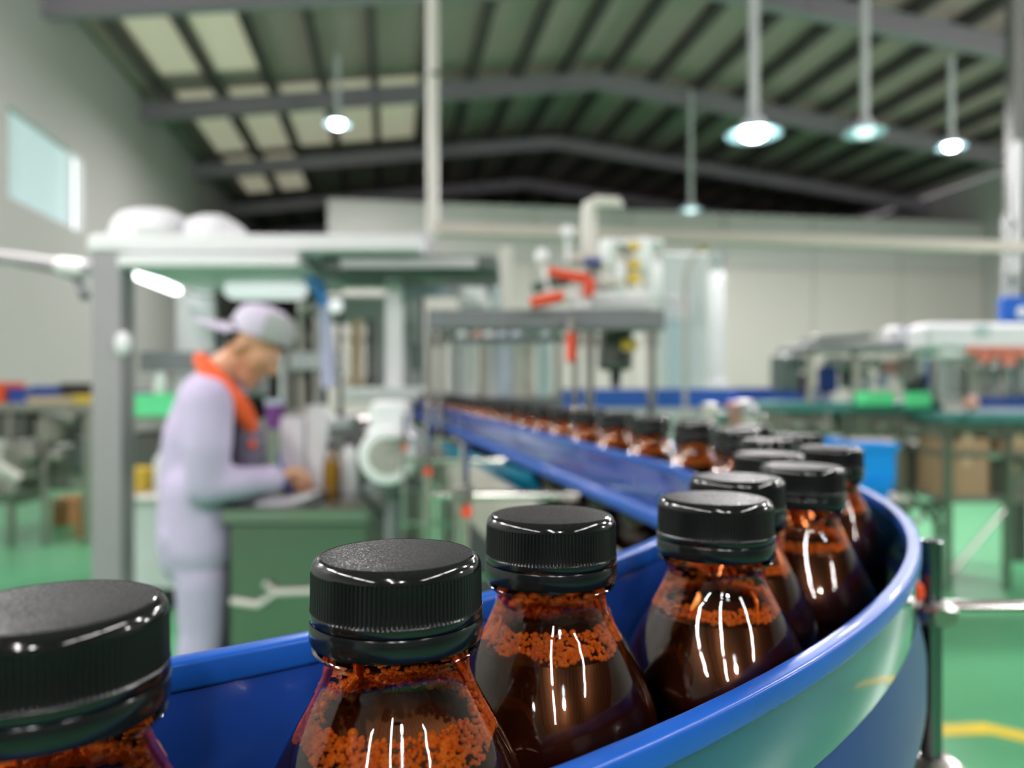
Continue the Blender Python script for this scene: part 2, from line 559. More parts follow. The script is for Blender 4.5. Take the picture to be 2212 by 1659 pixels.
# yellow floor marking in the right foreground
m = MB()
p = [W(1990, 0, 3.25), W(2110, 0, 3.25), W(2290, 0, 2.85)]
def flat_line(mb, pts, w, z=0.002):
    for i in range(len(pts) - 1):
        a, b = Vector((pts[i][0], pts[i][1], 0)), Vector((pts[i + 1][0], pts[i + 1][1], 0))
        d = (b - a).normalized()
        n = Vector((-d.y, d.x, 0)) * w / 2
        mb.box(((a.x + b.x) / 2, (a.y + b.y) / 2, z + 0.0004 * i), ((b - a).length + w * 0.5, w, 0.003), rz=atan2(d.y, d.x))
flat_line(m, [(1.70, 3.10), (1.93, 3.12), (2.6, 2.62), (3.2, 2.2)], 0.09)
tag(link('trim_1', m.mesh('floor_line', False), 'yellow'), 'yellow angled safety line painted on the green floor', None, None, 'structure')

# ------------------------------------------------------------------ hanging lamps
def pendant(u_loc, dia, label, lens='lampglow', watts=LAMP_W, stem=0.016, name='pendant_lamp', grp='hanging hall lamps', fill=False):
    x, y, z = u_loc
    t = thing(name, (x, y, z), label, 'lamp', grp)
    r = dia / 2
    v = x * UY - y * UX
    vv = x * 0.987 + y * 0.159
    top = roof_z(vv) + 0.3
    m = MB(); m.lathe([(r, 0), (r * 0.98, 0.012), (r * 0.72, 0.05), (r * 0.42, 0.075), (r * 0.40, 0.07), (r * 0.70, 0.04), (r * 0.95, 0.004), (r, 0)], 40, (x, y, z))
    part('shade', m, 'lamprim', t)
    m = MB(); m.lathe([(r * 0.42, 0.06), (r * 0.42, 0.14), (r * 0.3, 0.17), (0.03, 0.18), (0.001, 0.18)], 28, (x, y, z)); part('housing', m, 'lightgrey', t)
    m = MB(); m.lathe([(0.001, -0.045), (r * 0.25, -0.04), (r * 0.43, -0.012), (r * 0.46, 0.03), (r * 0.42, 0.06)], 28, (x, y, z)); part('lens', m, lens, t)
    m = MB(); m.cyl((x, y, z + 0.17), (x, y, top), stem, n=10); part('stem', m, 'lightgrey', t)
    if watts:
        if fill:
            lamp_light('lamp_light', (0, 0, -0.32), 0.15, watts, t, 'POINT')  # light placed below its lens so more of it reaches the roof
        else:
            lamp_light('lamp_light', (0, 0, -0.06), dia * 0.8, watts, t)
    return t

pendant(W(1628, 292, 7.6), 0.54, 'largest hanging lamp with glaring lens and wide pale shade', stem=0.05)
pendant(W(1868, 288, 9.6), 0.50, 'dim hanging lamp second from the right with translucent shade', 'lampdim', 110, stem=0.05)
pendant(W(2055, 318, 13.0), 0.47, 'small glaring hanging lamp at far right, lower of the right three', stem=0.05)
pendant(W(1492, 455, 15.6), 0.46, 'lowest and farthest hanging lamp, pale lens against the back wall', 'lampdim', 60, stem=0.05)
pendant(W(729, 270, 13.0), 0.46, 'only glaring hanging lamp on the left half of the roof', stem=0.05)
# unseen hall lamps added overhead and beside the view to light walls and roof
for u, v in ((3.0, -3.0), (3.0, 4.6), (-5, 0.5), (6.6, -3.6), (6.5, 9.5), (1.5, 9.0), (9.5, 13.4)):
    p = HP(u, v, 4.6)
    pendant(p, 0.5, 'unseen hanging lamp added overhead to light the hall, outside the picture', watts=110.0 if u > 9 else (300.0 if v > 8 else 210.0), fill=True, stem=0.016, grp='unseen lamps added overhead outside the picture')

def batten(u, v, z, label):
    p = HP(u, v, z)
    t = thing('batten_lamp', p, label, 'lamp', 'linear lamps over the conveyor outside the picture', rz=HALL_YAW)
    link('housing', MB().box((0, 0, 0.04), (0.09, 1.24, 0.05), bev=0.01).mesh('housing', False), 'white', t)
    link('diffuser', MB().box((0, 0, 0.005), (0.06, 1.2, 0.02), bev=0.006).mesh('diffuser', False), 'tubeglow', t)
    for yy in (-0.5, 0.5):
        q = HP(u + yy, v, 0)
        link('hanger_rod', MB().cyl((0, yy, 0.06), (0, yy, roof_z(v) + 0.3 - z), 0.004, n=8).mesh('hanger_rod'), 'greysteel', t)
    lamp_light('batten_light', (0, 0, -0.02), 0.06, 30.0, t, 'RECTANGLE', 1.2)
    return t
for v, us in ((-2.0, (-2.4, -1.0, 0.4, 1.8)), (2.1, (-2.4, -1.0, 0.4))):
    for u in us:
        batten(u, v, 3.3, 'linear white lamp hung over the conveyor, outside the picture')

for u in (-3.4, -2.0):
    batten(u, -0.45, 3.3, 'linear white lamp hung over the conveyor, outside the picture')

# ------------------------------------------------------------------ the bottle conveyor
CX, CY = -0.395, 0.695
ZR = 1.320                  # top of the guide rails
ZB = 1.160                  # belt surface, bottles stand here
A0, A1 = R(-88), R(12.4)
LEN = 2.9
DIRX, DIRY = cos(A1 + pi / 2), sin(A1 + pi / 2)
def lane(rad, s0=None, step=R(1.6), straight=LEN):
    """plan curve at radius rad: the bend, then the straight run"""
    n = int((A1 - A0) / step)
    pts = [(CX + rad * cos(A0 + (A1 - A0) * i / n), CY + rad * sin(A0 + (A1 - A0) * i / n)) for i in range(n + 1)]
    e = pts[-1]
    for k in range(1, 13):
        d = straight * k / 12
        pts.append((e[0] + DIRX * d, e[1] + DIRY * d))
    return pts
def lane_at(rad, s):
    """point at arc position s measured on the centre line (r .615) from angle 0 at the bend end"""
    if s <= 0:
        a = A1 + s / 0.615
        return CX + rad * cos(a), CY + rad * sin(a)
    return CX + rad * cos(A1) + DIRX * s, CY + rad * sin(A1) + DIRY * s
def sweep(mb, rad, prof):
    """prof: closed list of (radial offset outwards, z); swept along the lane"""
    cpts = lane(rad)
    n = len(cpts)
    k = len(prof)
    pts = []
    for i, (x, y) in enumerate(cpts):
        a = cpts[max(0, i - 1)]
        b = cpts[min(n - 1, i + 1)]
        d = Vector((b[0] - a[0], b[1] - a[1], 0)).normalized()
        nr = Vector((d.y, -d.x, 0))           # outward (right of travel)
        for o, z in prof:
            pts.append((x + nr.x * o, y + nr.y * o, z))
    fs = []
    for i in range(n - 1):
        for j in range(k):
            jj = (j + 1) % k
            fs.append((i * k + j, (i + 1) * k + j, (i + 1) * k + jj, i * k + jj))
    fs.append(tuple(range(k)))
    fs.append(tuple(range((n - 1) * k + k - 1, (n - 1) * k - 1, -1)))
    return mb.add(pts, fs)
def round_prof(x0, x1, z0, z1, r):
    out = []
    for cx_, cz_, a0 in ((x1 - r, z1 - r, 0), (x0 + r, z1 - r, 90), (x0 + r, z0 + r, 180), (x1 - r, z0 + r, 270)):
        for k in range(4):
            t = R(a0 + 30 * k)
            out.append((cx_ + r * cos(t), cz_ + r * sin(t)))
    return out[::-1]

RO, RI = 0.670, 0.560
cv = thing('bottle_conveyor', (CX, CY, 0), 'curved bottle conveyor with blue guide rails sweeping from left foreground into the distance', 'conveyor')
m = MB(); sweep(m, RO, round_prof(-0.001, 0.0055, ZR - 0.0075, ZR, 0.0013)); o_lip = part('outer_guide_rail', m, 'blue', cv, angle=0.9)
m = MB(); sweep(m, RO, round_prof(0.0, 0.0035, ZR - 0.034, ZR - 0.006, 0.001)); part('rail_face', m, 'blue_outer', o_lip, angle=0.6, label='polished deep blue outer face of the rail')
m = MB(); sweep(m, RO, [(0.0015, ZR - 0.029), (0.0078, ZR - 0.058), (0.0078, ZR - 0.073), (0.004, ZR - 0.077), (-0.002, ZR - 0.034)][::-1]); part('lower_band', m, 'blue_band', cv, angle=0.6)
m = MB(); sweep(m, RI, round_prof(-0.007, 0.001, ZR - 0.009, ZR, 0.0015)); i_lip = part('inner_guide_rail', m, 'blue', cv, angle=0.9)
m = MB(); sweep(m, RI, round_prof(-0.004, 0.0, ZR - 0.056, ZR - 0.007, 0.001)); part('rail_face', m, 'blue_shade', i_lip, angle=0.6)
m = MB(); sweep(m, RI, round_prof(-0.013, 0.0, ZR - 0.068, ZR - 0.050, 0.006)); part('lower_bead', m, 'blue', cv, angle=0.9)
m = MB(); sweep(m, 0.615, round_prof(-0.052, 0.052, ZB - 0.012, ZB, 0.002)); part('belt', m, 'belt', cv)
m = MB(); sweep(m, 0.540, round_prof(-0.02, 0.0, 1.085, 1.215, 0.003)); part('side_frame', m, 'beigemet', cv)
m = MB(); sweep(m, 0.690, round_prof(0.0, 0.012, 1.085, 1.150, 0.003)); part('side_frame', m, 'steel', cv)
m = MB(); sweep(m, 0.615, round_prof(-0.078, 0.078, 1.090, 1.110, 0.003)); part('slide_bed', m, 'steel', cv)
for s in (-0.55, 0.25, 1.3, 2.4):
    for rr in (0.545, 0.685):
        x, y = lane_at(rr, s)
        m = MB(); m.cyl((x, y, 0.03), (x, y, 1.10), 0.02, n=14); m.cyl((x, y, 0.0), (x, y, 0.03), 0.045, 0.03, n=16)
        part('leg', m, 'steel', cv)
# rail brackets on the inner side: post, clamp, rod
def inner_bracket(s, with_red=True):
    xr, yr = lane_at(RI - 0.012, s)
    z = 1.249
    xp = xr - 0.155
    m = MB(); m.cyl((xr - 0.20, yr, z), (xr, yr, z), 0.0062, n=14); m.cyl((xr - 0.016, yr, z), (xr, yr, z), 0.011, n=14)
    rod = part('support_rod', m, 'chrome', cv)
    m = MB(); m.cyl((xp, yr + 0.013, 1.00), (xp, yr + 0.013, z + 0.07), 0.0065, n=14); m.box(((xp + xr) / 2 , yr + 0.013, 1.02), (abs(xr - xp) + 0.03, 0.03, 0.006)); part('post', m, 'chrome', cv)
    m = MB(); m.box((xp, yr + 0.006, z), (0.026, 0.036, 0.024), bev=0.004); m.cyl((xp - 0.008, yr - 0.022, z), (xp - 0.008, yr - 0.010, z), 0.009, n=6); part('clamp', m, 'steel', cv)
    if with_red:
        m = MB(); m.lathe([(0.001, 0), (0.007, 0.001), (0.0085, 0.006), (0.007, 0.013), (0.004, 0.016), (0.001, 0.016)], 14, (xp + 0.004, yr - 0.004, z - 0.029)); part('clamp_knob', m, 'red', cv)
    return rod
for s in (0.235, 0.72, 1.30, 2.0):
    inner_bracket(s)
# outer bracket in the right foreground: chrome post, clamp, red knob and rod
op = W(2011, 0, 0.475)
px_, py_ = op.x, op.y
m = MB(); m.cyl((px_, py_, 0.96), (px_, py_, W(0, 1168, 0.475).z), 0.0064, n=24); m.cyl((px_, py_, W(0, 1168, 0.475).z), (px_, py_, W(0, 1165, 0.475).z), 0.0064, 0.005, n=24)
part('outer_post', m, 'darkrod', cv)
zc = W(0, 1318, 0.475).z
m = MB(); m.box((px_ - 0.001, py_ - 0.002, zc), (0.023, 0.026, 0.013), bev=0.003); m.cyl((px_ - 0.004, py_ - 0.02, zc + 0.001), (px_ - 0.004, py_ - 0.012, zc + 0.001), 0.006, n=6)
part('post_clamp', m, 'steel', cv)
m = MB(); m.cyl((px_ + 0.006, py_ + 0.004, zc), (px_ + 0.22, py_ + 0.004, zc), 0.0052, n=16); part('support_rod', m, 'chrome', cv)
rx, ry = lane_at(RO + 0.006, -0.64 + 0.0)
m = MB(); m.tube([(px_ - 0.006, py_ - 0.004, zc + 0.002), (px_ - 0.014, py_ - 0.004, zc + 0.005), (px_ - 0.021, py_ - 0.002, zc + 0.012)], 0.004, 10); part('rail_arm', m, 'steel', cv)
m = MB(); m.lathe([(0.0008, 0), (0.0045, 0.0006), (0.006, 0.004), (0.005, 0.010), (0.002, 0.012), (0.0008, 0.012)], 16, (px_ - 0.0145, py_ - 0.008, zc + 0.008)); part('clamp_knob', m, 'red', cv)
zf = W(0, 1640, 0.475).z
m = MB(); m.box((px_ + 0.002, py_, zf - 0.004), (0.026, 0.028, 0.012), bev=0.003); part('post_clamp', m, 'steel', cv)
m = MB(); m.box((px_ - 0.03, py_, 0.98), (0.09, 0.04, 0.02), bev=0.003); m.box((px_ - 0.06, py_, 1.04), (0.02, 0.04, 0.12)); part('post_foot', m, 'steel', cv)

# ------------------------------------------------------------------ bottles
BH = 0.199
def z_(d):
    return BH - d
SHELL = [(0.0160, z_(0.004)), (0.0160, z_(0.0203)), (0.0194, z_(0.0207)), (0.0201, z_(0.0214)), (0.0196, z_(0.0222)), (0.0179, z_(0.0229)),
         (0.0174, z_(0.0245)), (0.0175, z_(0.0275)), (0.0183, z_(0.0300)), (0.0205, z_(0.0345)), (0.0236, z_(0.0400)), (0.0270, z_(0.0463)), (0.0303, z_(0.0530)),
         (0.0328, z_(0.0590)), (0.0342, z_(0.0645)), (0.0345, z_(0.0700)), (0.0340, z_(0.0720)), (0.0345, z_(0.0740)), (0.0345, 0.115),
         (0.0335, 0.112), (0.0335, 0.108), (0.0345, 0.105), (0.0345, 0.070), (0.0335, 0.067), (0.0335, 0.063), (0.0345, 0.060), (0.0345, 0.010), (0.0325, 0.003), (0.028, 0.0), (0.001, 0.002)]
LIQ_D = 0.0412
LIQ = [(0.001, z_(LIQ_D)), (0.0205, z_(LIQ_D)), (0.0226, z_(LIQ_D - 0.0008)), (0.0231, z_(LIQ_D)), (0.0264, z_(0.0466)), (0.0296, z_(0.0532)),
       (0.0321, z_(0.0590)), (0.0334, z_(0.0645)), (0.0335, z_(0.0700)), (0.0332, z_(0.0720)), (0.0335, z_(0.0745)), (0.0335, 0.116), (0.0326, 0.112), (0.0326, 0.108), (0.0335, 0.104), (0.0335, 0.071), (0.0326, 0.067), (0.0326, 0.063), (0.0335, 0.059), (0.0335, 0.011), (0.0315, 0.004), (0.027, 0.0025), (0.001, 0.003)]
def shell_r(z):
    for (r0, z0), (r1, z1) in zip(SHELL, SHELL[1:]):
        if z0 >= z >= z1 and z0 > z1:
            return r0 + (r1 - r0) * (z0 - z) / (z0 - z1)
    return 0.03

def cap_mesh(ridges):
    mb = MB()
    if ridges:
        n = ridges * 4
        pat = [0.0, 0.0, 1.0, 1.0]
        rows = [(0.0181, 0.0, 0), (0.0189, 0.0003, 0), (0.0197, 0.0011, 0), (0.0202, 0.0021, 0), (0.0203, 0.0027, 0), (0.0203, 0.0030, 1), (0.0204, 0.0034, 2), (0.0205, 0.0115, 2), (0.0206, 0.0121, 1), (0.02065, 0.0124, 0), (0.0207, 0.0137, 0), (0.0205, 0.0142, 0), (0.0195, 0.0143, 0)]
        pts = []
        for r, d, k in rows:
            for i in range(n):
                rr = r - (0.00042 * (1 - pat[i % 4]) * (k / 2) if k else 0) - (0.00005 if k and not pat[i % 4] else 0)
                t = 2 * pi * i / n
                pts.append((rr * cos(t), rr * sin(t), BH - d))
        fs = []
        for k in range(len(rows) - 1):
            for i in range(n):
                j = (i + 1) % n
                fs.append((k * n + i, (k + 1) * n + i, (k + 1) * n + j, k * n + j))
        mb.add(pts, fs)
    else:
        mb.lathe([(0.0181, BH), (0.0197, BH - 0.0011), (0.0203, BH - 0.0027), (0.0202, BH - 0.003), (0.0203, BH - 0.0115), (0.0207, BH - 0.0125), (0.0207, BH - 0.0137), (0.0195, BH - 0.0143)][::-1], 32)
    return mb
def build_meshes(hi):
    n = 96 if hi else 28
    d = {}
    d['body'] = MB().lathe(SHELL[::-1], n).mesh('bottle_body', True, None, 1.2)
    d['liquid'] = MB().lathe(LIQ[::-1], n).mesh('liquid', True, None, 0.9)
    d['cap'] = cap_mesh(120 if hi else 0).mesh('cap', True, None, 0.5)
    d['disc'] = MB().lathe([(0.0182, BH - 0.0001), (0.0176, BH), (0.009, BH), (0.0002, BH)], n).mesh('top_disc', True, None, 1.0)
    d['band'] = MB().lathe([(0.0190, BH - 0.0200), (0.0203, BH - 0.0198), (0.0207, BH - 0.0190), (0.0208, BH - 0.0150), (0.0206, BH - 0.0146), (0.0195, BH - 0.0145)], n).mesh('tamper_band', True, None, 0.9)
    return d
HI, LO = build_meshes(True), build_meshes(False)
for D in (HI, LO):                       # the rounded shoulder of the cap is glossier than its knurled skirt
    me = D['cap']
    me.materials.append(M['black_knurl'])
    me.materials.append(M['black_cap'])
    for pl in me.polygons:
        if pl.center.z > BH - 0.0028 or pl.center.z < BH - 0.0122:
            pl.material_index = 1
# foam
ico = [(0, 0, -1)] + [(0.894 * cos(R(72 * i)), 0.894 * sin(R(72 * i)), -0.447) for i in range(5)] + [(0.894 * cos(R(36 + 72 * i)), 0.894 * sin(R(36 + 72 * i)), 0.447) for i in range(5)] + [(0, 0, 1)]
icof = [(0, 1 + (i + 1) % 5, 1 + i) for i in range(5)] + [(1 + i, 1 + (i + 1) % 5, 6 + i) for i in range(5)] + [(1 + (i + 1) % 5, 6 + (i + 1) % 5, 6 + i) for i in range(5)] + [(11, 6 + i, 6 + (i + 1) % 5) for i in range(5)]
def subdiv(vs_, fs_):
    vs_ = [Vector(v).normalized() for v in vs_]
    cache = {}
    out = []
    def mid(a, b):
        k = (min(a, b), max(a, b))
        if k not in cache:
            cache[k] = len(vs_)
            vs_.append(((vs_[a] + vs_[b]) / 2).normalized())
        return cache[k]
    for a, b, c in fs_:
        ab, bc, ca = mid(a, b), mid(b, c), mid(c, a)
        out += [(a, ab, ca), (b, bc, ab), (c, ca, bc), (ab, bc, ca)]
    return vs_, out
ICOV, ICOF = subdiv(ico, icof)
def foam_mesh(seed, count, top_d, thick):
    rnd = random.Random(seed)
    mb = MB()
    for i in range(count):
        t = rnd.uniform(0, 2 * pi)
        big = rnd.random() < 0.07
        q = rnd.random()
        lo = thick * (0.75 + 0.25 * sin(3 * t + seed) * sin(5 * t))
        dd = top_d + lo * (q ** 0.9)
        r = rnd.uniform(0.0008, 0.0013) if big else rnd.uniform(0.00038, 0.00072)
        rad = shell_r(BH - dd) - 0.00035 - r * rnd.uniform(1.15, 1.5)
        if rnd.random() < 0.16:          # a thin skin of bubbles floating on the surface
            dd = top_d + rnd.uniform(-0.0004, 0.0006)
            rad = (shell_r(BH - dd) - 0.0005 - 1.2 * r) * (1 - 0.16 * rnd.random() ** 1.5)
        c = Vector((rad * cos(t), rad * sin(t), BH - dd))
        mb.add([c + v * r for v in ICOV], ICOF)
    return mb.mesh('foam', True, None, 3.0)
FOAM = [foam_mesh(1, 2000, LIQ_D - 0.0042, 0.0078), foam_mesh(5, 1700, LIQ_D - 0.0078, 0.0072), foam_mesh(9, 1000, LIQ_D - 0.0050, 0.0036)]
def foam_band(top_d, thick):
    prof = []
    for k in range(6):
        dd = top_d + thick * k / 5
        prof.append((shell_r(BH - dd) - 0.0006, BH - dd))
    prof = [(0.0170, BH - top_d - 0.0004)] + prof
    return MB().lathe(prof[::-1], 32).mesh('foam', True, None, 1.5)
FOAM_LO = foam_band(LIQ_D - 0.005, 0.0055)
def drip_meshes(seed):
    rnd = random.Random(seed)
    out = []
    for i in range(5):
        mb = MB()
        t0 = rnd.uniform(0, 2 * pi)
        d0, d1 = rnd.uniform(0.0285, 0.031), rnd.uniform(0.036, 0.0405)
        path, rad = [], []
        for k in range(9):
            f = k / 8
            dd = d0 + (d1 - d0) * f
            t = t0 + 0.05 * sin(f * 4 + i) + rnd.uniform(-0.01, 0.01)
            rr = shell_r(BH - dd) - 0.0008
            path.append((rr * cos(t), rr * sin(t), BH - dd))
            rad.append((0.0011 if i % 2 else 0.0007) * (0.55 + 0.45 * sin(pi * min(1, f + 0.2))) * rnd.uniform(0.85, 1.2))
        mb.tube(path, rad, 8)
        out.append(mb.mesh('tea_run', True, None, 2.0))
    return out
DRIPS = [drip_meshes(3), drip_meshes(8), drip_meshes(21)]
FAR = 'amber bottles blurred along the straight conveyor'
NEAR = 'amber bottles standing round the conveyor bend'
def bottle(x, y, rot, label, group, hi, k=0, foam=None):
    D = HI if hi else LO
    t = thing('amber_bottle', (x, y, ZB), label, 'bottle', group, rz=rot)
    link('bottle_body', D['body'], 'amber', t)
    link('liquid', D['liquid'], 'liquid', t)
    c = link('cap', D['cap'], 'black_knurl', t)
    link('top_disc', D['disc'], 'black_disc', c)
    link('tamper_band', D['band'], 'black_band', c)
    if hi and foam is not None:
        o = link('foam', FOAM[foam], 'foam', t); o['kind'] = 'stuff'
    else:
        link('foam', FOAM_LO, 'foam', t)
    if hi:
        for dm in DRIPS[k % 3]:
            link('tea_run', dm, 'drip', t)
    return t
near = [(-0.0860, 0.1430, 0, 'out of focus black-capped amber bottle cut off by the left edge'),
        (-0.0278, 0.1860, 0, 'sharply focused black-capped bottle with wide bubbly foam band, second from the left edge'),
        (0.0123, 0.2430, 1, 'third black-capped bottle from the left, thick orange foam close under its neck'),
        (0.0735, 0.2780, 2, 'fourth black-capped bottle from the left, long white glint on its shoulder'),
        (0.0995, 0.3400, 2, 'fifth bottle from the left, its cap half hidden behind the fourth cap'),
        (0.1460, 0.3870, 2, 'sixth bottle from the left, nearest the rightmost turn of the blue rail')]
for i, (x, y, fm, lb) in enumerate(near):
    bottle(x, y, 0.4 + i * 1.1, lb, NEAR, True, i, fm)
ords = ['seventh', 'eighth', 'ninth', 'tenth', 'eleventh', 'twelfth']
s = (atan2(0.387 - CY, 0.146 - CX) - A1) * 0.615
i = 0
sg = -1
prev = Vector((0.146, 0.387))
while True:
    # march on until the next bottle just touches the last one
    rr = 0.615 + (0.0175 if sg > 0 else -0.0175) + random.uniform(-0.001, 0.001)
    s2 = s + 0.02
    while True:
        q = Vector(lane_at(rr, s2))
        if (q - prev).length >= 0.0705:
            break
        s2 += 0.0008
    s = s2
    sg = -sg
    if s > LEN - 0.08:
        break
    prev = q
    if i < len(ords):
        lb = ords[i] + ' bottle from the left edge, blurred on the far side of the bend'
        g = NEAR
    else:
        lb = ('black-capped amber bottle in the blurred row on the near half of the straight conveyor' if q.y < 1.45 else
              'black-capped amber bottle in the far blurred row just before the grey frame' if q.y < 2.36 else
              'tiny black-capped amber bottle at the far conveyor end beyond the grey frame')
        g = FAR
    bottle(q.x, q.y, random.uniform(0, 6), lb, g, i < 2, i, 2 if i < 2 else None)
    i += 1

# ------------------------------------------------------------------ quick part builders for the machines behind
def B(*rects, d, dep, bev=0.0):
    mb = MB()
    for r in rects:
        pbox(mb, *r, d, dep, bev)
    return mb
def col_to(mb, x0, x1, y_top, d, dep, z0=0.0):
    """upright box from z0 up to the pixel height y_top"""
    a, b = W(x0, y_top, d), W(x1, y_top, d)
    return mb.box(((a.x + b.x) / 2, d + dep / 2, (a.z + z0) / 2), (b.x - a.x, dep, a.z - z0), bev=0.004)
def vcyl(mb, px, y0, y1, d, r, n=16):
    a, b = W(px, y0, d), W(px, y1, d)
    return mb.cyl(b, a, r, n=n)
def hcyl(mb, x0, x1, py, d, r, n=16):
    return mb.cyl(W(x0, py, d), W(x1, py, d), r, n=n)

# ---- cable tray across the hall with its hanger pipe
TU = 5.0
def tray_pt(px, dz=0.0):
    k = (px - 1106) / 1660
    d = TU / (UX * k + UY)
    return Vector((k * d, d, 0))
ta, tb = tray_pt(925), tray_pt(2330)
ZT = 2.375
t = thing('cable_tray', (ta.x, ta.y, ZT), 'long pale metal cable tray hung level across the whole hall', 'cable tray')
m = MB()
dv = (tb - ta)
L_ = dv.length
mid = (ta + tb) / 2
m.box((mid.x, mid.y, ZT), (L_, 0.10, 0.012), rz=atan2(dv.y, dv.x))
nrm = Vector((-dv.y, dv.x, 0)).normalized()
for sgn in (-1, 1):
    c = mid + nrm * 0.05 * sgn
    m.box((c.x, c.y, ZT + 0.03), (L_, 0.004, 0.075), rz=atan2(dv.y, dv.x))
part('tray', m, 'beigemet', t, False)
m = MB(); c0 = ta + nrm * -0.01; c1 = tb + nrm * -0.01
m.cyl((c0.x, c0.y, ZT + 0.04), (c1.x, c1.y, ZT + 0.04), 0.022, n=10); part('cable', m, 'cream', t)
m = MB(); m.cyl((ta.x + 0.03, ta.y - 0.02, ZT - 0.02), (ta.x + 0.03, ta.y - 0.02, roof_z(ta.x * .987 + ta.y * .159) + 0.3), 0.038, n=20); part('hanger_pipe', m, 'cream', t)
m = MB(); m.lathe([(0.038, 0), (0.052, 0.004), (0.052, 0.03), (0.038, 0.034)], 20, (ta.x + 0.03, ta.y - 0.02, W(0, 172, ta.y).z)); part('pipe_collar', m, 'chrome', t)
for px in (2290,):
    q = tray_pt(px)
    m = MB(); m.cyl((q.x, q.y, ZT), (q.x, q.y, roof_z(q.x * .987 + q.y * .159) + 0.3), 0.005, n=8); part('hanger_rod', m, 'greysteel', t)

# ---- filling machine enclosure on the left
D0 = 3.25
e = thing('filling_machine', W(550, 0, D0).xy.to_3d(), 'stainless filling machine enclosure behind the worker with white canopy and lit tubes', 'machine')
part('canopy', B((186, 908, 505, 544), d=D0, dep=1.3, bev=0.012), 'white', e)
part('canopy_lip', B((252, 645, 548, 577), d=D0 - 0.03, dep=0.9, bev=0.008), 'white', e)
m = MB(); col_to(m, 197, 262, 545, D0, 0.12); part('corner_post', m, 'postgrey', e)
m = MB(); col_to(m, 832, 866, 545, D0 + 0.3, 0.08); part('corner_post', m, 'white', e)
m = MB(); col_to(m, 380, 412, 545, D0 + 1.15, 0.08); part('corner_post', m, 'lightgrey', e)
part('vent_tray', B((692, 1078, 550, 590), d=D0 + 0.1, dep=0.5, bev=0.02), 'darkgreentray', e)
part('tray_window', B((735, 1030, 557, 577), d=D0 + 0.07, dep=0.04), 'lightgrey', e)
part('support_arm', B((895, 930, 500, 560), d=D0 + 0.2, dep=0.08), 'lightgrey', e)
m = MB(); a, b = Vector((-1.66, 3.24, 1.905)), Vector((-1.80, 4.12, 1.905)); m.cyl(a, b, 0.030, n=16)
a, b = W(258, 577, D0 + 0.05), W(382, 628, D0 + 0.95); 
m = MB(); m.box(((a.x + b.x) / 2, (a.y + b.y) / 2, (a.z + b.z) / 2), (0.05, (b - a).length, 0.035), rz=atan2(-(b.x - a.x), b.y - a.y), rx=atan2(b.z - a.z, sqrt((b.x - a.x) ** 2 + (b.y - a.y) ** 2)), bev=0.01)
part('lamp_tube', m, 'tubeglow', e, label='glaring slanted lamp tube')
part('lamp_box', B((410, 456, 594, 632), d=D0 + 0.8, dep=0.1, bev=0.02), 'tubesoft', e)
part('light_diffuser', B((482, 652, 597, 643), d=D0 + 0.5, dep=0.12, bev=0.02), 'tubesoft', e)
part('side_panel', B((408, 462, 640, 800), d=D0 + 1.0, dep=0.03), 'lightgrey', e, False)
part('side_panel', B((300, 470, 760, 802), d=D0 + 0.98, dep=0.04), 'greysteel', e, False)
m = MB(); col_to(m, 560, 905, 905, D0 + 0.55, 0.7); part('bed_cabinet', m, 'steel', e)
part('bed_plate', B((742, 906, 836, 868), d=D0 + 0.2, dep=0.7, bev=0.01), 'paleGreenWhite', e)
m = MB(); col_to(m, 840, 880, 868, D0 + 0.35, 0.1); part('bed_leg', m, 'steel', e)
part('bed_plate', B((600, 760, 905, 928), d=D0 + 0.45, dep=0.5, bev=0.01), 'lightgrey', e)
for px, y0, y1, r, mt in ((652, 650, 905, 0.022, 'beigemet'), (688, 650, 905, 0.030, 'chrome'), (735, 650, 905, 0.012, 'black'), (770, 690, 836, 0.034, 'tan'), (800, 690, 836, 0.02, 'darkmach'), (628, 740, 905, 0.014, 'steel'), (610, 760, 905, 0.016, 'white')):
    m = MB(); vcyl(m, px, y0, y1, D0 + 0.75, r); m.lathe([(r, 0), (r * 1.7, 0.004), (r * 1.7, 0.03), (r, 0.034)], 16, W(px, y1 - 6, D0 + 0.75)); m.lathe([(r, 0), (r * 1.5, 0.004), (r * 1.5, 0.02), (r, 0.024)], 16, W(px, (y0 * 2 + y1) / 3, D0 + 0.75))
    part('filling_column', m, mt, e)
part('valve_block', B((625, 735, 760, 800), d=D0 + 0.6, dep=0.1, bev=0.01), 'lightgrey', e)
part('valve_block', B((640, 712, 648, 676), d=D0 + 0.6, dep=0.12, bev=0.02), 'chrome', e)
part('back_panel', B((700, 905, 640, 700), d=D0 + 1.1, dep=0.03), 'lightgrey', e, False)
part('back_panel', B((790, 905, 690, 840), d=D0 + 1.12, dep=0.03), 'lightgrey', e, False)
part('control_box', B((885, 908, 740, 800), d=D0 + 0.6, dep=0.08, bev=0.01), 'darkgreentray', e)
part('motor_housing', B((455, 560, 690, 860), d=D0 + 1.05, dep=0.2, bev=0.02), 'greysteel', e)
m = MB(); m.ball(W(267, 742, D0 - 0.03), (0.036, 0.02, 0.05)); part('round_gauge', m, 'white', e)
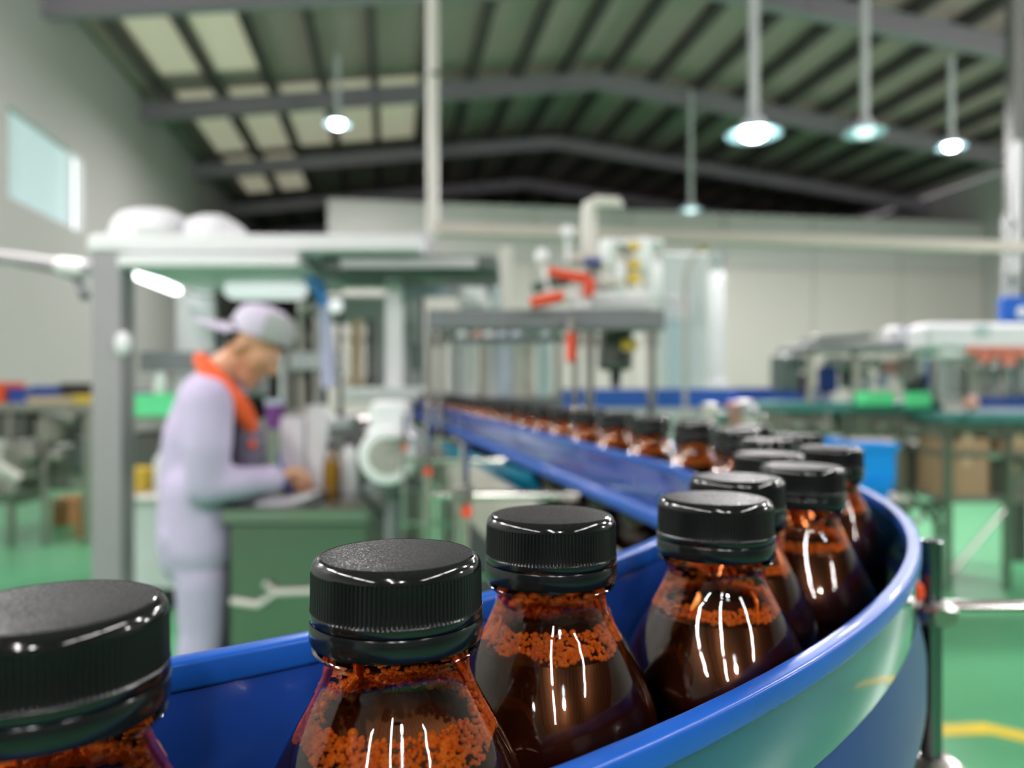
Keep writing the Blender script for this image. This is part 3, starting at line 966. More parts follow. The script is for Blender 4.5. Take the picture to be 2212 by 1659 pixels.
# blue valve and hose hanging from the canopy
h = thing('air_hose', W(705, 850, D0 + 0.35), 'sky blue valve with pale hose hanging beside the white lamp box', 'hose')
m = MB(); m.tube([W(655, 585, D0 + .3), W(672, 600, D0 + .3), W(690, 625, D0 + .3), W(700, 660, D0 + .32)], [0.03, 0.034, 0.034, 0.02], 12); part('valve_body', m, 'hoseblue', h)
m = MB(); m.box(W(668, 572, D0 + .3), (0.05, 0.05, 0.06), bev=0.012); part('valve_knob', m, 'royal', h)
m = MB(); m.tube([W(698, 655, D0 + .33), W(704, 700, D0 + .34), W(708, 760, D0 + .35), W(710, 836, D0 + .35)], [0.02, 0.028, 0.032, 0.034], 14); part('hose', m, 'hosepale', h)
m = MB(); m.ball(W(725, 660, D0 + .28), 0.034); part('lamp_button', m, 'tubesoft', h)
# quilted covers on the canopy
zc_ = W(0, 505, D0).z
for i, (pxa, pxb, top, lb) in enumerate(((242, 400, 448, 'taller white rounded cover on the left end of the canopy'), (403, 507, 462, 'lower white rounded cover on the canopy, right of the tall one'))):
    a, b = W(pxa, top, D0 + 0.35), W(pxb, top, D0 + 0.35)
    hw, hh = (b.x - a.x) / 2, a.z - zc_
    m = MB()
    c = ((a.x + b.x) / 2, D0 + 0.45)
    n = 28
    prof = [(1.0, 0.0), (1.0, 0.35), (0.93, 0.62), (0.8, 0.82), (0.55, 0.96), (0.25, 1.0), (0.01, 1.0)]
    pts = []
    for pr, pz in prof:
        for k in range(n):
            tt = 2 * pi * k / n
            cx2, sy2 = cos(tt), sin(tt)
            rr = 1 / max(abs(cx2) ** 4 + abs(sy2) ** 4, 1e-6) ** 0.25
            pts.append((c[0] + hw * pr * cx2 * rr, c[1] + 0.22 * pr * sy2 * rr, zc_ + hh * pz))
    fs = [(k * n + q, k * n + (q + 1) % n, (k + 1) * n + (q + 1) % n, (k + 1) * n + q) for k in range(len(prof) - 1) for q in range(n)]
    m.add(pts, fs)
    single('equipment_cover', m, 'whitecloth', lb, 'cover', (c[0], c[1], zc_))
m = MB(); pbox(m, 285, 365, 488, 506, D0 + 0.05, 0.12, 0.012)
b_ = W(325, 506, D0 + 0.1); single('sensor_box', m, 'paleGreenWhite', 'small pale glossy box in front of the white cover on the canopy', 'box', (b_.x, b_.y, b_.z))
# pipe running from the left wall to the post
t = thing('wall_pipe', W(60, 560, 4.3), 'pale pipe with dark flexible hose entering from the left edge', 'pipe')
m = MB(); m.tube([W(-160, 545, 3.9), W(0, 556, 3.9), W(110, 570, 3.75), W(200, 584, 3.4)], 0.03, 12); part('pipe', m, 'postgrey', t)
m = MB(); m.tube([W(40, 566, 3.85), W(120, 580, 3.72), W(165, 596, 3.6), W(184, 640, 3.5)], 0.022, 12); part('hose', m, 'greysteel', t)
m = MB(); m.cyl(W(135, 574, 3.66), W(192, 582, 3.45), 0.042, n=16); part('coupling', m, 'white', t)

# ---- stainless work table with the papers and samples
TD = 2.46
tz = W(0, 1096, TD).z
t = thing('work_table', (W(625, 0, TD).x, TD + 0.22, 0), 'stainless cabinet table the worker writes on', 'table')
a, b = W(476, 0, TD), W(797, 0, TD)
cx_ = (a.x + b.x) / 2
m = MB(); m.box((cx_, TD + 0.23, tz - 0.028), (b.x - a.x, 0.46, 0.056), bev=0.008); part('table_top', m, 'steel', t)
m = MB(); m.box((cx_ + 0.004, TD + 0.235, (tz - 0.056) / 2 + 0.05), (b.x - a.x - 0.03, 0.42, tz - 0.056 - 0.1), bev=0.006); part('cabinet', m, 'steelshade', t)
for sx in (-1, 1):
    for sy in (0.06, 0.4):
        m = MB(); m.cyl((cx_ + sx * 0.2, TD + sy, 0), (cx_ + sx * 0.2, TD + sy, 0.1), 0.02, n=12); part('foot', m, 'black', t)
m = MB(); m.tube([(cx_ - 0.21, TD + 0.018, 0.70), (cx_ - 0.12, TD + 0.012, 0.69), (cx_ - 0.06, TD + 0.01, 0.73), (cx_ - 0.1, TD + 0.01, 0.76)], 0.011, 8); m.tube([(cx_ - 0.07, TD + 0.01, 0.73), (cx_ + 0.1, TD + 0.01, 0.735), (cx_ + 0.2, TD + 0.014, 0.73)], 0.011, 8); part('reflection_strip', m, 'cream', t)  # cream tubes stand for the curved reflection on the cabinet front
def paper(px0, px1, y, d, rz, lb, dz=0.0):
    a, b = W(px0, y, d), W(px1, y, d)
    m = MB(); w_ = b.x - a.x
    n = 8
    pts = []
    for i in range(n + 1):
        f = i / n
        for q in (-0.5, 0.5):
            for zz in (0, 0.004):
                pts.append((w_ * (f - 0.5), 0.21 * q, zz + 0.012 * (f ** 3)))
    fs = []
    for i in range(n):
        o = i * 4
        fs += [(o, o + 2, o + 6, o + 4), (o + 1, o + 5, o + 7, o + 3), (o, o + 4, o + 5, o + 1), (o + 2, o + 3, o + 7, o + 6)]
    fs += [(0, 1, 3, 2), (n * 4, n * 4 + 2, n * 4 + 3, n * 4 + 1)]
    m.add([Matrix.Rotation(rz, 4, 'Z') @ Vector(p) for p in pts], fs)
    return tag(link('paper_pad', m.mesh('paper_pad', False), 'paper', None, ((a.x + b.x) / 2, d, tz + 0.001 + dz)), lb, 'paper')
paper(568, 700, 1075, TD + 0.15, 0.1, 'white record sheets under the hand of the worker')
paper(655, 700, 1080, TD + 0.13, -0.1, 'small white slip lying on the table beside the amber sample', 0.018)
def table_box(px0, px1, ytop, d, dep, mt, name, lb, cat, lid=None):
    a, b = W(px0, ytop, d), W(px1, ytop, d)
    t_ = thing(name, ((a.x + b.x) / 2, d, tz + 0.001), lb, cat)
    m = MB(); m.box(((a.x + b.x) / 2, d + dep / 2, (a.z + tz) / 2), (b.x - a.x, dep, a.z - tz - 0.002), bev=0.008); part('body', m, mt, t_)
    m = MB(); m.box(((a.x + b.x) / 2, d + dep / 2, a.z + 0.003), ((b.x - a.x) * 0.96, dep * 0.96, 0.008), bev=0.003); part('lid', m, lid or mt, t_)
    return t_
table_box(604, 655, 905, TD + 0.36, 0.085, 'paper', 'white_carton', 'white upright carton at the back of the table, left one', 'box')
table_box(660, 699, 880, TD + 0.37, 0.08, 'white', 'white_carton', 'taller narrow white carton at the back of the table beside the other', 'box')
def small_bottle(px, y0, y1, d, r, mt, capm, lb, name='sample_bottle', zbase=None, lm=None):
    a, b = W(px, y0, d), W(px, y1, d)
    z0 = b.z if zbase is None else zbase
    hgt = a.z - z0
    t_ = thing(name, (a.x, d, z0), lb, 'bottle')
    if lm:
        m = MB(); m.lathe([(0.001, 0.003), (r * 0.93, 0.003), (r * 0.93, hgt * 0.66), (0.001, hgt * 0.66)], 20, (a.x, d, z0)); part('liquid', m, lm, t_)
    m = MB(); m.lathe([(0.001, 0), (r * .95, 0.001), (r, 0.006), (r, hgt * 0.62), (r * 0.9, hgt * 0.7), (r * 0.45, hgt * 0.86), (r * 0.45, hgt * 0.9)], 24, (a.x, d, z0)); part('body', m, mt, t_)
    m = MB(); m.lathe([(r * 0.56, hgt * 0.88), (r * 0.58, hgt * 0.9), (r * 0.58, hgt * 0.985), (r * 0.5, hgt), (0.001, hgt)], 20, (a.x, d, z0)); part('cap', m, capm, t_)
    return t_
small_bottle(717, 955, 0, TD + 0.2, 0.030, 'amberclear', 'black_cap', 'amber sample bottle half full of golden liquid on the steel table', zbase=tz + 0.001, lm='amberliq')
small_bottle(755, 945, 0, TD + 0.28, 0.032, 'white', 'black', 'white plastic bottle right of the amber sample on the table', zbase=tz + 0.001)

# purple containers and green tray behind the worker
zbed = W(0, 905, D0 + 0.55).z
def tub(px0, px1, y0, y1, d, mt, lidm, lb, cat='container', name='plastic_container'):
    a, b = W(px0, y0, d), W(px1, y1, d)
    t_ = thing(name, ((a.x + b.x) / 2, d, b.z), lb, cat)
    r = (b.x - a.x) / 2
    hh = a.z - b.z
    m = MB(); m.lathe([(0.001, 0), (r * 0.88, 0), (r * 0.93, 0.006), (r, hh * 0.8), (0.001, hh * 0.8)], 24, ((a.x + b.x) / 2, d, b.z)); part('body', m, mt, t_)
    m = MB(); m.lathe([(r * 1.05, hh * 0.8), (r * 1.05, hh * 0.95), (r * 0.9, hh), (0.001, hh)], 24, ((a.x + b.x) / 2, d, b.z)); part('lid', m, lidm, t_)
    return t_
tub(574, 616, 862, 926, D0 + 0.30, 'purple', 'lilac', 'purple tub in front of the worker chest on the filling machine')
# shelf with tubs at the left of the worker
SH = 5.3
sh = thing('side_bench', (W(320, 0, SH).x, SH, 0), 'dark low bench with green tray between the grey post and the worker', 'bench')
m = MB(); m.box((W(325, 0, SH).x, SH + 0.25, W(0, 900, SH).z - 0.02), (W(420, 0, SH).x - W(230, 0, SH).x, 0.5, 0.04), bev=0.006); part('bench_top', m, 'olive', sh)
for px in (238, 412):
    for dd in (0.03, 0.45):
        m = MB(); col_to(m, px - 7, px + 7, 905, SH + dd, 0.04); part('leg', m, 'olive', sh)
m = MB(); m.box((W(325, 0, SH).x, SH + 0.28, 0.55), (0.46, 0.4, 1.02), bev=0.01); part('dark_cabinet', m, 'darkmach', sh)
zs = W(0, 900, SH).z
def sit_box(px0, px1, ytop, d, dep, z0, mt, name, lb, cat, rim=None):
    a, b = W(px0, ytop, d), W(px1, ytop, d)
    x0, x1 = a.x, b.x
    t_ = thing(name, ((x0 + x1) / 2, d, z0 + 0.001), lb, cat)
    th = min(0.012, (x1 - x0) * 0.08)
    m = MB()
    hh = a.z - z0
    cz = z0 + hh / 2 + 0.001
    m.box(((x0 + x1) / 2, d + th / 2, cz), (x1 - x0, th, hh)); m.box(((x0 + x1) / 2, d + dep - th / 2, cz), (x1 - x0, th, hh))
    m.box((x0 + th / 2, d + dep / 2, cz), (th, dep - 2 * th, hh)); m.box((x1 - th / 2, d + dep / 2, cz), (th, dep - 2 * th, hh))
    m.box(((x0 + x1) / 2, d + dep / 2, z0 + th / 2 + 0.001), (x1 - x0 - 2 * th, dep - 2 * th, th)); part('walls', m, mt, t_, False)
    m = MB()
    for q in (-1, 1):
        m.box(((x0 + x1) / 2, d + dep / 2 + q * (dep / 2 + 0.004), a.z - 0.012), (x1 - x0 + 0.024, 0.014, 0.024))
        m.box(((x0 + x1) / 2 + q * ((x1 - x0) / 2 + 0.004), d + dep / 2, a.z - 0.012), (0.014, dep, 0.024))
    part('rim', m, rim or mt, t_, False)
    return t_
sit_box(268, 385, 852, SH + 0.04, 0.3, zs, 'greenled', 'green_tray', 'bright green tray glowing on the dark bench left of the worker', 'tray')
tub(282, 330, 800, 851, SH + 0.42, 'purple', 'purple', 'purple tub behind the green tray left of the worker')
def set_down(o, z):
    o.location.z = z + 0.001
small_bottle(346, 790, 0, SH + 0.42, 0.042, 'white', 'white', 'tall white bottle behind the green tray', zbase=zs + 0.001)
small_bottle(390, 795, 0, SH + 0.42, 0.038, 'white', 'lightgrey', 'white bottle nearest the worker back behind the green tray', zbase=zs + 0.001)
set_down([o for o in bpy.data.objects if o.get('label') == 'purple tub behind the green tray left of the worker'][0], zs)
# white waste bin on the floor
BD = 4.75
t = thing('waste_bin', (W(335, 0, BD).x, BD + 0.2, 0), 'tall off white plastic bin on the floor between post and worker', 'bin')
xa, xb = W(255, 0, BD).x, W(420, 0, BD).x
zt = W(0, 1085, BD).z
n = 8
m = MB()
pts = []
for sc, z in ((1.06, 0.14), (1.05, 0.17), (0.98, 0.35), (0.94, zt)):
    for k in range(28):
        tt = 2 * pi * k / 28
        rr = 1 / (abs(cos(tt)) ** 6 + abs(sin(tt)) ** 6) ** (1 / 6)
        pts.append(((xa + xb) / 2 + (xb - xa) / 2 * sc * cos(tt) * rr, BD + 0.2 + 0.2 * sc * sin(tt) * rr, z))
fs = [(k * 28 + q, k * 28 + (q + 1) % 28, (k + 1) * 28 + (q + 1) % 28, (k + 1) * 28 + q) for k in range(3) for q in range(28)] + [tuple(range(27, -1, -1))]
m.add(pts, fs); part('body', m, 'paleGreenWhite', t)
m = MB(); m.box(((xa + xb) / 2, BD + 0.2, zt + 0.02), (xb - xa + 0.02, 0.44, 0.045), bev=0.015); part('lid', m, 'cream', t)
m = MB(); m.box(((xa + xb) / 2, BD + 0.2, 0.07), (xb - xa - 0.05, 0.34, 0.14), bev=0.01); part('base', m, 'black', t)
tub(266, 330, 1008, 1058, BD + 0.2, 'yellowplastic', 'yellowplastic', 'orange yellow tub standing on the lid of the white bin')
set_down([o for o in bpy.data.objects if o.get('label') == 'orange yellow tub standing on the lid of the white bin'][0], zt + 0.0425)
small_bottle(358, 960, 0, BD + 0.2, 0.07, 'whitecloth', 'chrome', 'white bottle on the bin lid beside the orange yellow tub', zbase=zt + 0.0435)

# ---- the conveyor drive motor
MD = 2.15
c = W(838, 985, MD)
t = thing('drive_motor', (c.x, MD, 0), 'white electric drive motor with round fan cover beside the steel posts', 'motor')
m = MB(); m.lathe([(0.052, -0.02), (0.075, -0.018), (0.083, 0.0), (0.083, 0.2), (0.07, 0.23), (0.001, 0.235)], 36, (c.x, MD, c.z), axis='Y'); part('body', m, 'white', t)
m = MB(); m.lathe([(0.001, -0.012), (0.02, -0.016), (0.052, -0.014), (0.054, -0.019)], 32, (c.x, MD, c.z), axis='Y'); fc = part('fan_cover', m, 'beigemet', t)
for k in range(12):
    tt = 2 * pi * k / 12
    m = MB(); m.cyl((c.x + 0.012 * cos(tt), MD - 0.02, c.z + 0.012 * sin(tt)), (c.x + 0.048 * cos(tt), MD - 0.019, c.z + 0.048 * sin(tt)), 0.0022, n=6); part('grille_bar', m, 'lightgrey', fc)
a = W(838, 898, MD)
m = MB(); m.box((a.x, MD + 0.06, a.z), (0.108, 0.1, 0.082), bev=0.012); m.box((a.x, MD + 0.06, a.z - 0.045), (0.13, 0.11, 0.02), bev=0.006); part('junction_box', m, 'white', t)
m = MB(); m.box((c.x, MD + 0.1, c.z - 0.095), (0.15, 0.16, 0.02), bev=0.004); m.cyl((c.x, MD + 0.1, 0.02), (c.x, MD + 0.1, c.z - 0.1), 0.025, n=16); m.box((c.x, MD + 0.1, 0.01), (0.16, 0.16, 0.02)); part('stand', m, 'greysteel', t)
m = MB(); m.tube([W(788, 930, MD + .1), W(775, 1000, MD + .1), W(785, 1070, MD + .1), W(830, 1120, MD + .12)], 0.008, 8); part('power_cable', m, 'black', t)
# teal drip tray under the straight run
t = thing('drip_tray', W(1090, 1100, 1.55), 'teal blue curved drip tray hanging under the straight conveyor', 'tray')
m = MB()
pts = []
for i in range(11):
    f = i / 10
    ang = R(200 + 90 * f)
    for (px, d) in ((1000, 2.05), (1215, 1.35)):
        q = W(px, 1012, d)
        for th in (0.16, 0.152):
            pts.append((q.x + 0.09 + th * cos(ang), q.y, 1.30 + th * sin(ang) - 0.005))
fs = []
for i in range(10):
    o = i * 4
    fs += [(o, o + 4, o + 6, o + 2), (o + 1, o + 3, o + 7, o + 5), (o, o + 1, o + 5, o + 4), (o + 2, o + 6, o + 7, o + 3)]
fs += [(0, 2, 3, 1), (40, 41, 43, 42)]
m.add(pts, fs); part('tray', m, 'teal', t)
for px, d in ((1010, 2.0), (1200, 1.38)):
    q = W(px, 1012, d); m = MB(); m.cyl((q.x + 0.09, q.y, 0.0), (q.x + 0.09, q.y, 1.137), 0.012, n=12); part('stand_leg', m, 'steel', t)

# ---- inspection frame standing over the straight conveyor
FD = 2.32
t = thing('inspection_frame', (W(1180, 0, FD).x, FD, 0), 'dark grey steel frame straddling the conveyor with valves and red levers on top', 'machine')
part('cross_beam', B((922, 1436, 668, 712), d=FD, dep=0.06, bev=0.004), 'greysteel', t)
part('rear_beam', B((985, 1436, 690, 715), d=FD + 0.42, dep=0.05, bev=0.004), 'greysteel', t)
part('side_beam', B((1395, 1436, 668, 700), d=FD + 0.06, dep=0.38, bev=0.004), 'greysteel', t)
for x0, x1, dd in ((918, 936, 0.0), (943, 958, 0.06), (1236, 1251, 0.0), (1266, 1286, 0.0), (1402, 1420, 0.0), (1400, 1418, 0.42)):
    m = MB(); a = W((x0 + x1) / 2, 712, FD + dd); r = (x1 - x0) / 2 / 1660 * FD
    m.cyl((a.x, a.y + 0.03, 0), (a.x, a.y + 0.03, a.z + 0.002), r, n=16); m.cyl((a.x, a.y + 0.03, 0), (a.x, a.y + 0.03, 0.02), r * 2.4, n=16); m.cyl((a.x, a.y + 0.03, a.z - 0.05), (a.x, a.y + 0.03, a.z - 0.01), r * 1.6, n=16)
    part('post', m, 'chrome', t)
part('shelf_rail', B((960, 1236, 727, 738), d=FD + 0.2, dep=0.03), 'greysteel', t, False)
m = MB(); m.cyl(W(1233, 716, FD - .03), W(1233, 772, FD - .03), 0.013, n=14); m.ball(W(1233, 774, FD - .03), 0.014); part('hanging_handle', m, 'red', t, label='red hanging handle')
m = MB(); m.cyl(W(1233, 690, FD - .03), W(1233, 718, FD - .03), 0.017, n=14); part('handle_socket', m, 'steel', t)
part('valve_base', B((1285, 1405, 655, 669), d=FD + 0.0, dep=0.16, bev=0.004), 'lightgrey', t)
m = MB(); hcyl(m, 1285, 1400, 640, FD + 0.06, 0.024); hcyl(m, 1280, 1290, 640, FD + 0.06, 0.029); hcyl(m, 1392, 1402, 640, FD + 0.06, 0.029); part('air_cylinder', m, 'white', t)
m = MB(); m.box(W(1258, 655, FD + .05), (0.05, 0.05, 0.055), bev=0.01); m.cyl(W(1225, 640, FD + .05), W(1262, 640, FD + .05), 0.022, n=14); part('valve_body', m, 'white', t)
m = MB(); m.tube([W(1184, 586, FD), W(1225, 596, FD), W(1262, 602, FD), W(1274, 612, FD), W(1270, 640, FD)], [0.013, 0.016, 0.019, 0.02, 0.016], 12); part('lever', m, 'red', t, label='bent red lever handle')
m = MB(); m.tube([W(1146, 656, FD - .04), W(1180, 648, FD - .04), W(1216, 640, FD - .03)], [0.016, 0.018, 0.017], 12); part('lever', m, 'red', t, label='straight red lever handle')
m = MB(); m.tube([W(1150, 625, FD + .08), W(1185, 612, FD + .08), W(1230, 606, FD + .06)], 0.016, 10); part('hose', m, 'darkgreentray', t)
m = MB(); m.box(W(1316, 612, FD + .05), (0.075, 0.06, 0.02)); m.box(W(1290, 560, FD + .07), (0.16, 0.07, 0.03), bev=0.006); part('bracket_plate', m, 'beigemet', t)
m = MB(); m.cyl(W(1290, 650, FD + .08), W(1290, 560, FD + .08), 0.012, n=10); m.cyl(W(1350, 650, FD + .08), W(1350, 515, FD + .08), 0.012, n=10); m.cyl(W(1400, 650, FD + .08), W(1400, 515, FD + .08), 0.012, n=10); part('stand_rod', m, 'steel', t)
for px, y0, y1, r in ((1312, 512, 580, 0.028), (1338, 560, 640, 0.022), (1388, 510, 590, 0.030), (1412, 560, 650, 0.026)):
    m = MB(); m.lathe([(0.001, 0), (r * 0.8, 0.002), (r, 0.015), (r, (y1 - y0) / 1660 * FD - 0.02), (r * 0.7, (y1 - y0) / 1660 * FD - 0.004), (0.001, (y1 - y0) / 1660 * FD)], 18, W(px, y1, FD + .05)); part('filter_bowl', m, 'white', t)
for y0, y1 in ((522, 540), (560, 580), (588, 612)):
    part('yellow_label', B((1360, 1384, y0, y1), d=FD + .02, dep=0.03, bev=0.004), 'yellowplastic', t)
part('filter_head', B((1300, 1436, 515, 532), d=FD + .03, dep=0.06, bev=0.008), 'white', t)
part('solenoid', B((1262, 1300, 556, 572), d=FD + .02, dep=0.05, bev=0.006), 'navy', t)
m = MB(); m.ball(W(1170, 556, FD + .05), (0.022, 0.02, 0.03)); m.cyl(W(1170, 566, FD + .05), W(1196, 668, FD + .05), 0.007, n=8); part('highlight_ball', m, 'white', t)  # white ball on a stem, put in for a bright highlight
m = MB(); m.ball(W(1226, 502, FD + .1), (0.022, 0.02, 0.024)); m.cyl(W(1226, 508, FD + .1), W(1226, 560, FD + .1), 0.007, n=8); m.box(W(1255, 562, FD + .1), (0.1, 0.03, 0.012)); part('highlight_ball', m, 'white', t)  # second ball standing for a blurred highlight
m = MB(); m.tube([W(1272, 655, FD + .16), W(1272, 470, FD + .16), W(1274, 445, FD + .16), W(1288, 437, FD + .16), W(1335, 438, FD + .16), W(1336, 448, FD + .16)], [0.024, 0.024, 0.025, 0.021, 0.018, 0.018], 14); part('vent_pipe', m, 'cream', t)
part('status_panel', B((985, 1180, 725, 745), d=FD + 0.3, dep=0.03), 'lightgrey', t, False)
for px, mt in ((998, 'paleGreenWhite'), (1032, 'pinkish'), (1056, 'white'), (1085, 'lilac'), (1115, 'lilac'), (1178, 'glasspale')):
    m = MB(); m.lathe([(0.001, -0.02), (0.016, -0.018), (0.019, 0), (0.001, 0.0)], 16, W(px, 727, FD + 0.3), axis='Y'); part('indicator', m, mt, t)
part('sensor_head', B((1300, 1368, 712, 800), d=FD + 0.12, dep=0.12, bev=0.012), 'darkmach', t)
m = MB(); m.cyl(W(1330, 800, FD + .18), W(1330, 838, FD + .18), 0.02, 0.014, n=14); part('sensor_lens', m, 'black', t)
m = MB(); m.ball(W(1345, 770, FD + .12), (0.018, 0.018, 0.018)); part('sensor_knob', m, 'black', t)
part('sensor_label', B((1345, 1378, 732, 756), d=FD + 0.09, dep=0.02), 'yellowplastic', t, False)

# ---- capping machine further back
CD = 4.3
t = thing('capping_machine', (W(1080, 0, CD).x, CD, 0), 'pale capping machine with upright tubes seen through the grey frame', 'machine')
m = MB(); col_to(m, 960, 1215, 858, CD, 0.5); part('base_cabinet', m, 'greysteel', t)
part('head_plate', B((960, 1215, 700, 722), d=CD, dep=0.5, bev=0.01), 'lightgrey', t)
for px, r, mt in ((985, 0.04, 'lightgrey'), (1010, 0.05, 'white'), (1046, 0.03, 'beigemet'), (1062, 0.035, 'white'), (1118, 0.045, 'cream'), (1142, 0.03, 'beigemet'), (1205, 0.02, 'steel')):
    m = MB(); a, b = W(px, 858, CD + 0.1), W(px, 722, CD + 0.1); m.cyl(a, b, r, n=16); m.cyl(a, a + Vector((0, 0, 0.03)), r * 1.5, n=16); m.cyl(b - Vector((0, 0, 0.03)), b, r * 1.5, n=16); part('capping_column', m, mt, t)
part('film_panel', B((1074, 1106, 730, 856), d=CD + 0.02, dep=0.02), 'lilac', t, False)
part('film_panel', B((1160, 1190, 728, 856), d=CD + 0.02, dep=0.02), 'glasspale', t, False)
part('upper_box', B((1080, 1108, 530, 700), d=CD + 0.1, dep=0.12, bev=0.01), 'cream', t)
part('upper_box', B((1060, 1080, 560, 700), d=CD + 0.14, dep=0.08, bev=0.01), 'glasspale', t)
part('upper_box', B((990, 1050, 596, 668), d=CD + 0.1, dep=0.2, bev=0.02), 'white', t)
part('top_rail', B((858, 1080, 600, 640), d=CD + 0.2, dep=0.08, bev=0.01), 'lightgrey', t)
part('film_panel', B((862, 972, 612, 640), d=CD + 0.16, dep=0.03), 'lilac', t, False)
m = MB(); col_to(m, 900, 916, 640, CD + 0.2, 0.06); part('side_post', m, 'greysteel', t)
# ---- tall cabinet and uprights before the partition
KD = 7.4
t = thing('electrical_cabinet', (W(1485, 0, KD).x, KD, 0), 'tall pale cabinet with white louvres before the back wall', 'cabinet')
m = MB(); col_to(m, 1432, 1528, 548, KD, 0.5); part('body', m, 'paleGreenWhite', t)
m = MB(); m.box(W(1466, 760, KD - 0.01), (0.2, 0.02, 0.75)); part('door', m, 'glasspale', t, False)
for k in range(4):
    part('louvre', B((1442, 1497, 640 + 13 * k, 649 + 13 * k), d=KD - 0.04, dep=0.05), 'white', t, False)
t = thing('upright_post', (W(1550, 0, KD + .3).x, KD + .3, 0), 'single cream upright post right of the tall pale cabinet', 'post')
m = MB(); col_to(m, 1536, 1566, 588, KD + .3, 0.12); part('post', m, 'lightgrey', t)
m = MB(); col_to(m, 1526, 1574, 826, KD + .26, 0.2); part('plinth', m, 'lightgrey', t)
part('head', B((1540, 1562, 548, 588), d=KD + .32, dep=0.08), 'darkgreentray', t)
t = thing('hose_stand', (W(1500, 0, 5.6).x, 5.6, 0), 'beige bent hose stand beneath the cable tray by the cabinet', 'stand')
m = MB(); a = W(1480, 600, 5.6); m.tube([(a.x, 5.6, 0.0), (a.x, 5.6, a.z), W(1492, 565, 5.6), W(1512, 540, 5.6), W(1522, 530, 5.6)], 0.016, 12); part('pipe', m, 'beigemet', t)
m = MB(); m.ball(W(1520, 530, 5.6), 0.05); part('nozzle', m, 'tan', t)

# ---- azure crate on a trolley behind the bend
AD = 2.9
t = thing('steel_trolley', (W(1868, 0, AD).x, AD + 0.15, 0), 'small steel trolley carrying the azure crates behind the bend', 'trolley')
ztr = W(0, 1074, AD).z
m = MB(); m.box((W(1862, 0, AD).x, AD + 0.15, ztr - 0.012), (0.36, 0.36, 0.022), bev=0.004); part('top', m, 'steel', t)
m = MB(); m.box((W(1862, 0, AD).x, AD + 0.15, 0.3), (0.34, 0.34, 0.02), bev=0.004); part('shelf', m, 'steel', t)
for sx in (-1, 1):
    for sy in (-1, 1):
        m = MB(); x_ = W(1862, 0, AD).x + sx * 0.165; y_ = AD + 0.15 + sy * 0.165; m.cyl((x_, y_, 0.05), (x_, y_, ztr - 0.012), 0.011, n=10); m.cyl((x_ - 0.012, y_, 0.03), (x_ + 0.012, y_, 0.03), 0.03, n=14); part('leg', m, 'steel', t)
sit_box(1848, 1922, 1042, AD, 0.12, ztr - 0.001, 'bluebright', 'azure_crate', 'lower narrow azure crate on the trolley behind the bend', 'crate')
sit_box(1830, 1934, 958, AD + 0.01, 0.11, W(0, 1041, AD).z + 0.002, 'bluebright', 'azure_crate', 'large azure crate stacked on the narrow one behind the bend', 'crate')
sit_box(1777, 1812, 948, AD + 0.2, 0.08, ztr - 0.001, 'bluebright', 'azure_crate', 'small azure crate at the left side of the trolley, just above the caps', 'crate')

# ---- long blue guarded conveyor far behind the bottles
JD = 6.3
t = thing('far_conveyor', (W(1500, 0, JD).x, JD, 0), 'straight far conveyor with royal blue guards before the back wall', 'conveyor')
part('guard', B((1215, 1590, 846, 880), d=JD, dep=0.02), 'royal', t, False)
part('guard', B((1590, 1765, 838, 868), d=JD + 0.3, dep=0.02), 'navy', t, False)
part('rear_guard', B((1215, 1765, 840, 862), d=JD + 0.34, dep=0.02), 'navy', t, False)
part('bed', B((1215, 1765, 880, 905), d=JD, dep=0.34, bev=0.01), 'lightgrey', t)
for px in (1230, 1400, 1560, 1745):
    for dd in (0.02, 0.28):
        m = MB(); col_to(m, px - 6, px + 6, 905, JD + dd, 0.04); part('leg', m, 'steel', t)
for px, y0, y1, mt in ((1535, 872, 910, 'cream'), (1590, 868, 930, 'pinkish'), (1610, 865, 900, 'white'), (1560, 890, 912, 'tealgreen'), (1660, 900, 930, 'olive')):
    part('drive_unit', B((px - 14, px + 16, y0, y1), d=JD - 0.12, dep=0.1, bev=0.01), mt, t)

# ---- labelling machine on the right
LD = 5.6
t = thing('labelling_machine', (W(1860, 0, LD).x, LD, 0), 'long grey labelling machine with dark slanted top and green lit panels', 'machine')
a, b = W(1740, 742, LD), W(2030, 742, LD)
m = MB(); m.box(((a.x + b.x) / 2, LD + 0.3, W(0, 748, LD).z), (b.x - a.x, 0.6, 0.05), ry=R(-1.2), bev=0.01); part('top_cover', m, 'greysteel', t)
m = MB(); m.box((W(1830, 0, LD).x, LD + 0.2, W(0, 728, LD).z), (0.42, 0.3, 0.05), ry=R(-3), bev=0.01); part('top_cover', m, 'darkgreentray', t)
part('top_bin', B((1930, 2000, 705, 742), d=LD + 0.2, dep=0.2, bev=0.02), 'lightgrey', t)
m = MB(); m.cyl(W(1965, 725, LD), W(1965, 706, LD), 0.045, n=18); part('reel', m, 'lilac', t)
part('end_block', B((1692, 1730, 765, 845), d=LD + 0.1, dep=0.3, bev=0.015), 'darkgreentray', t)
part('bed', B((1690, 2040, 870, 892), d=LD, dep=0.6, bev=0.01), 'tealgreen', t)
part('green_panel', B((1850, 1935, 846, 876), d=LD - 0.04, dep=0.05, bev=0.01), 'greenled', t)
part('green_panel', B((1958, 2014, 846, 880), d=LD - 0.04, dep=0.05, bev=0.01), 'greenled', t)
part('lower_box', B((1840, 2020, 892, 945), d=LD + 0.05, dep=0.4, bev=0.01), 'olive', t)
part('lower_box', B((1690, 1790, 892, 940), d=LD + 0.05, dep=0.4, bev=0.01), 'olive', t)
for px in (1700, 1765, 1830, 1950, 2028):
    for dd in (0.02, 0.52):
        m = MB(); col_to(m, px - 6, px + 6, 890, LD + dd, 0.045); part('leg', m, 'steel', t)
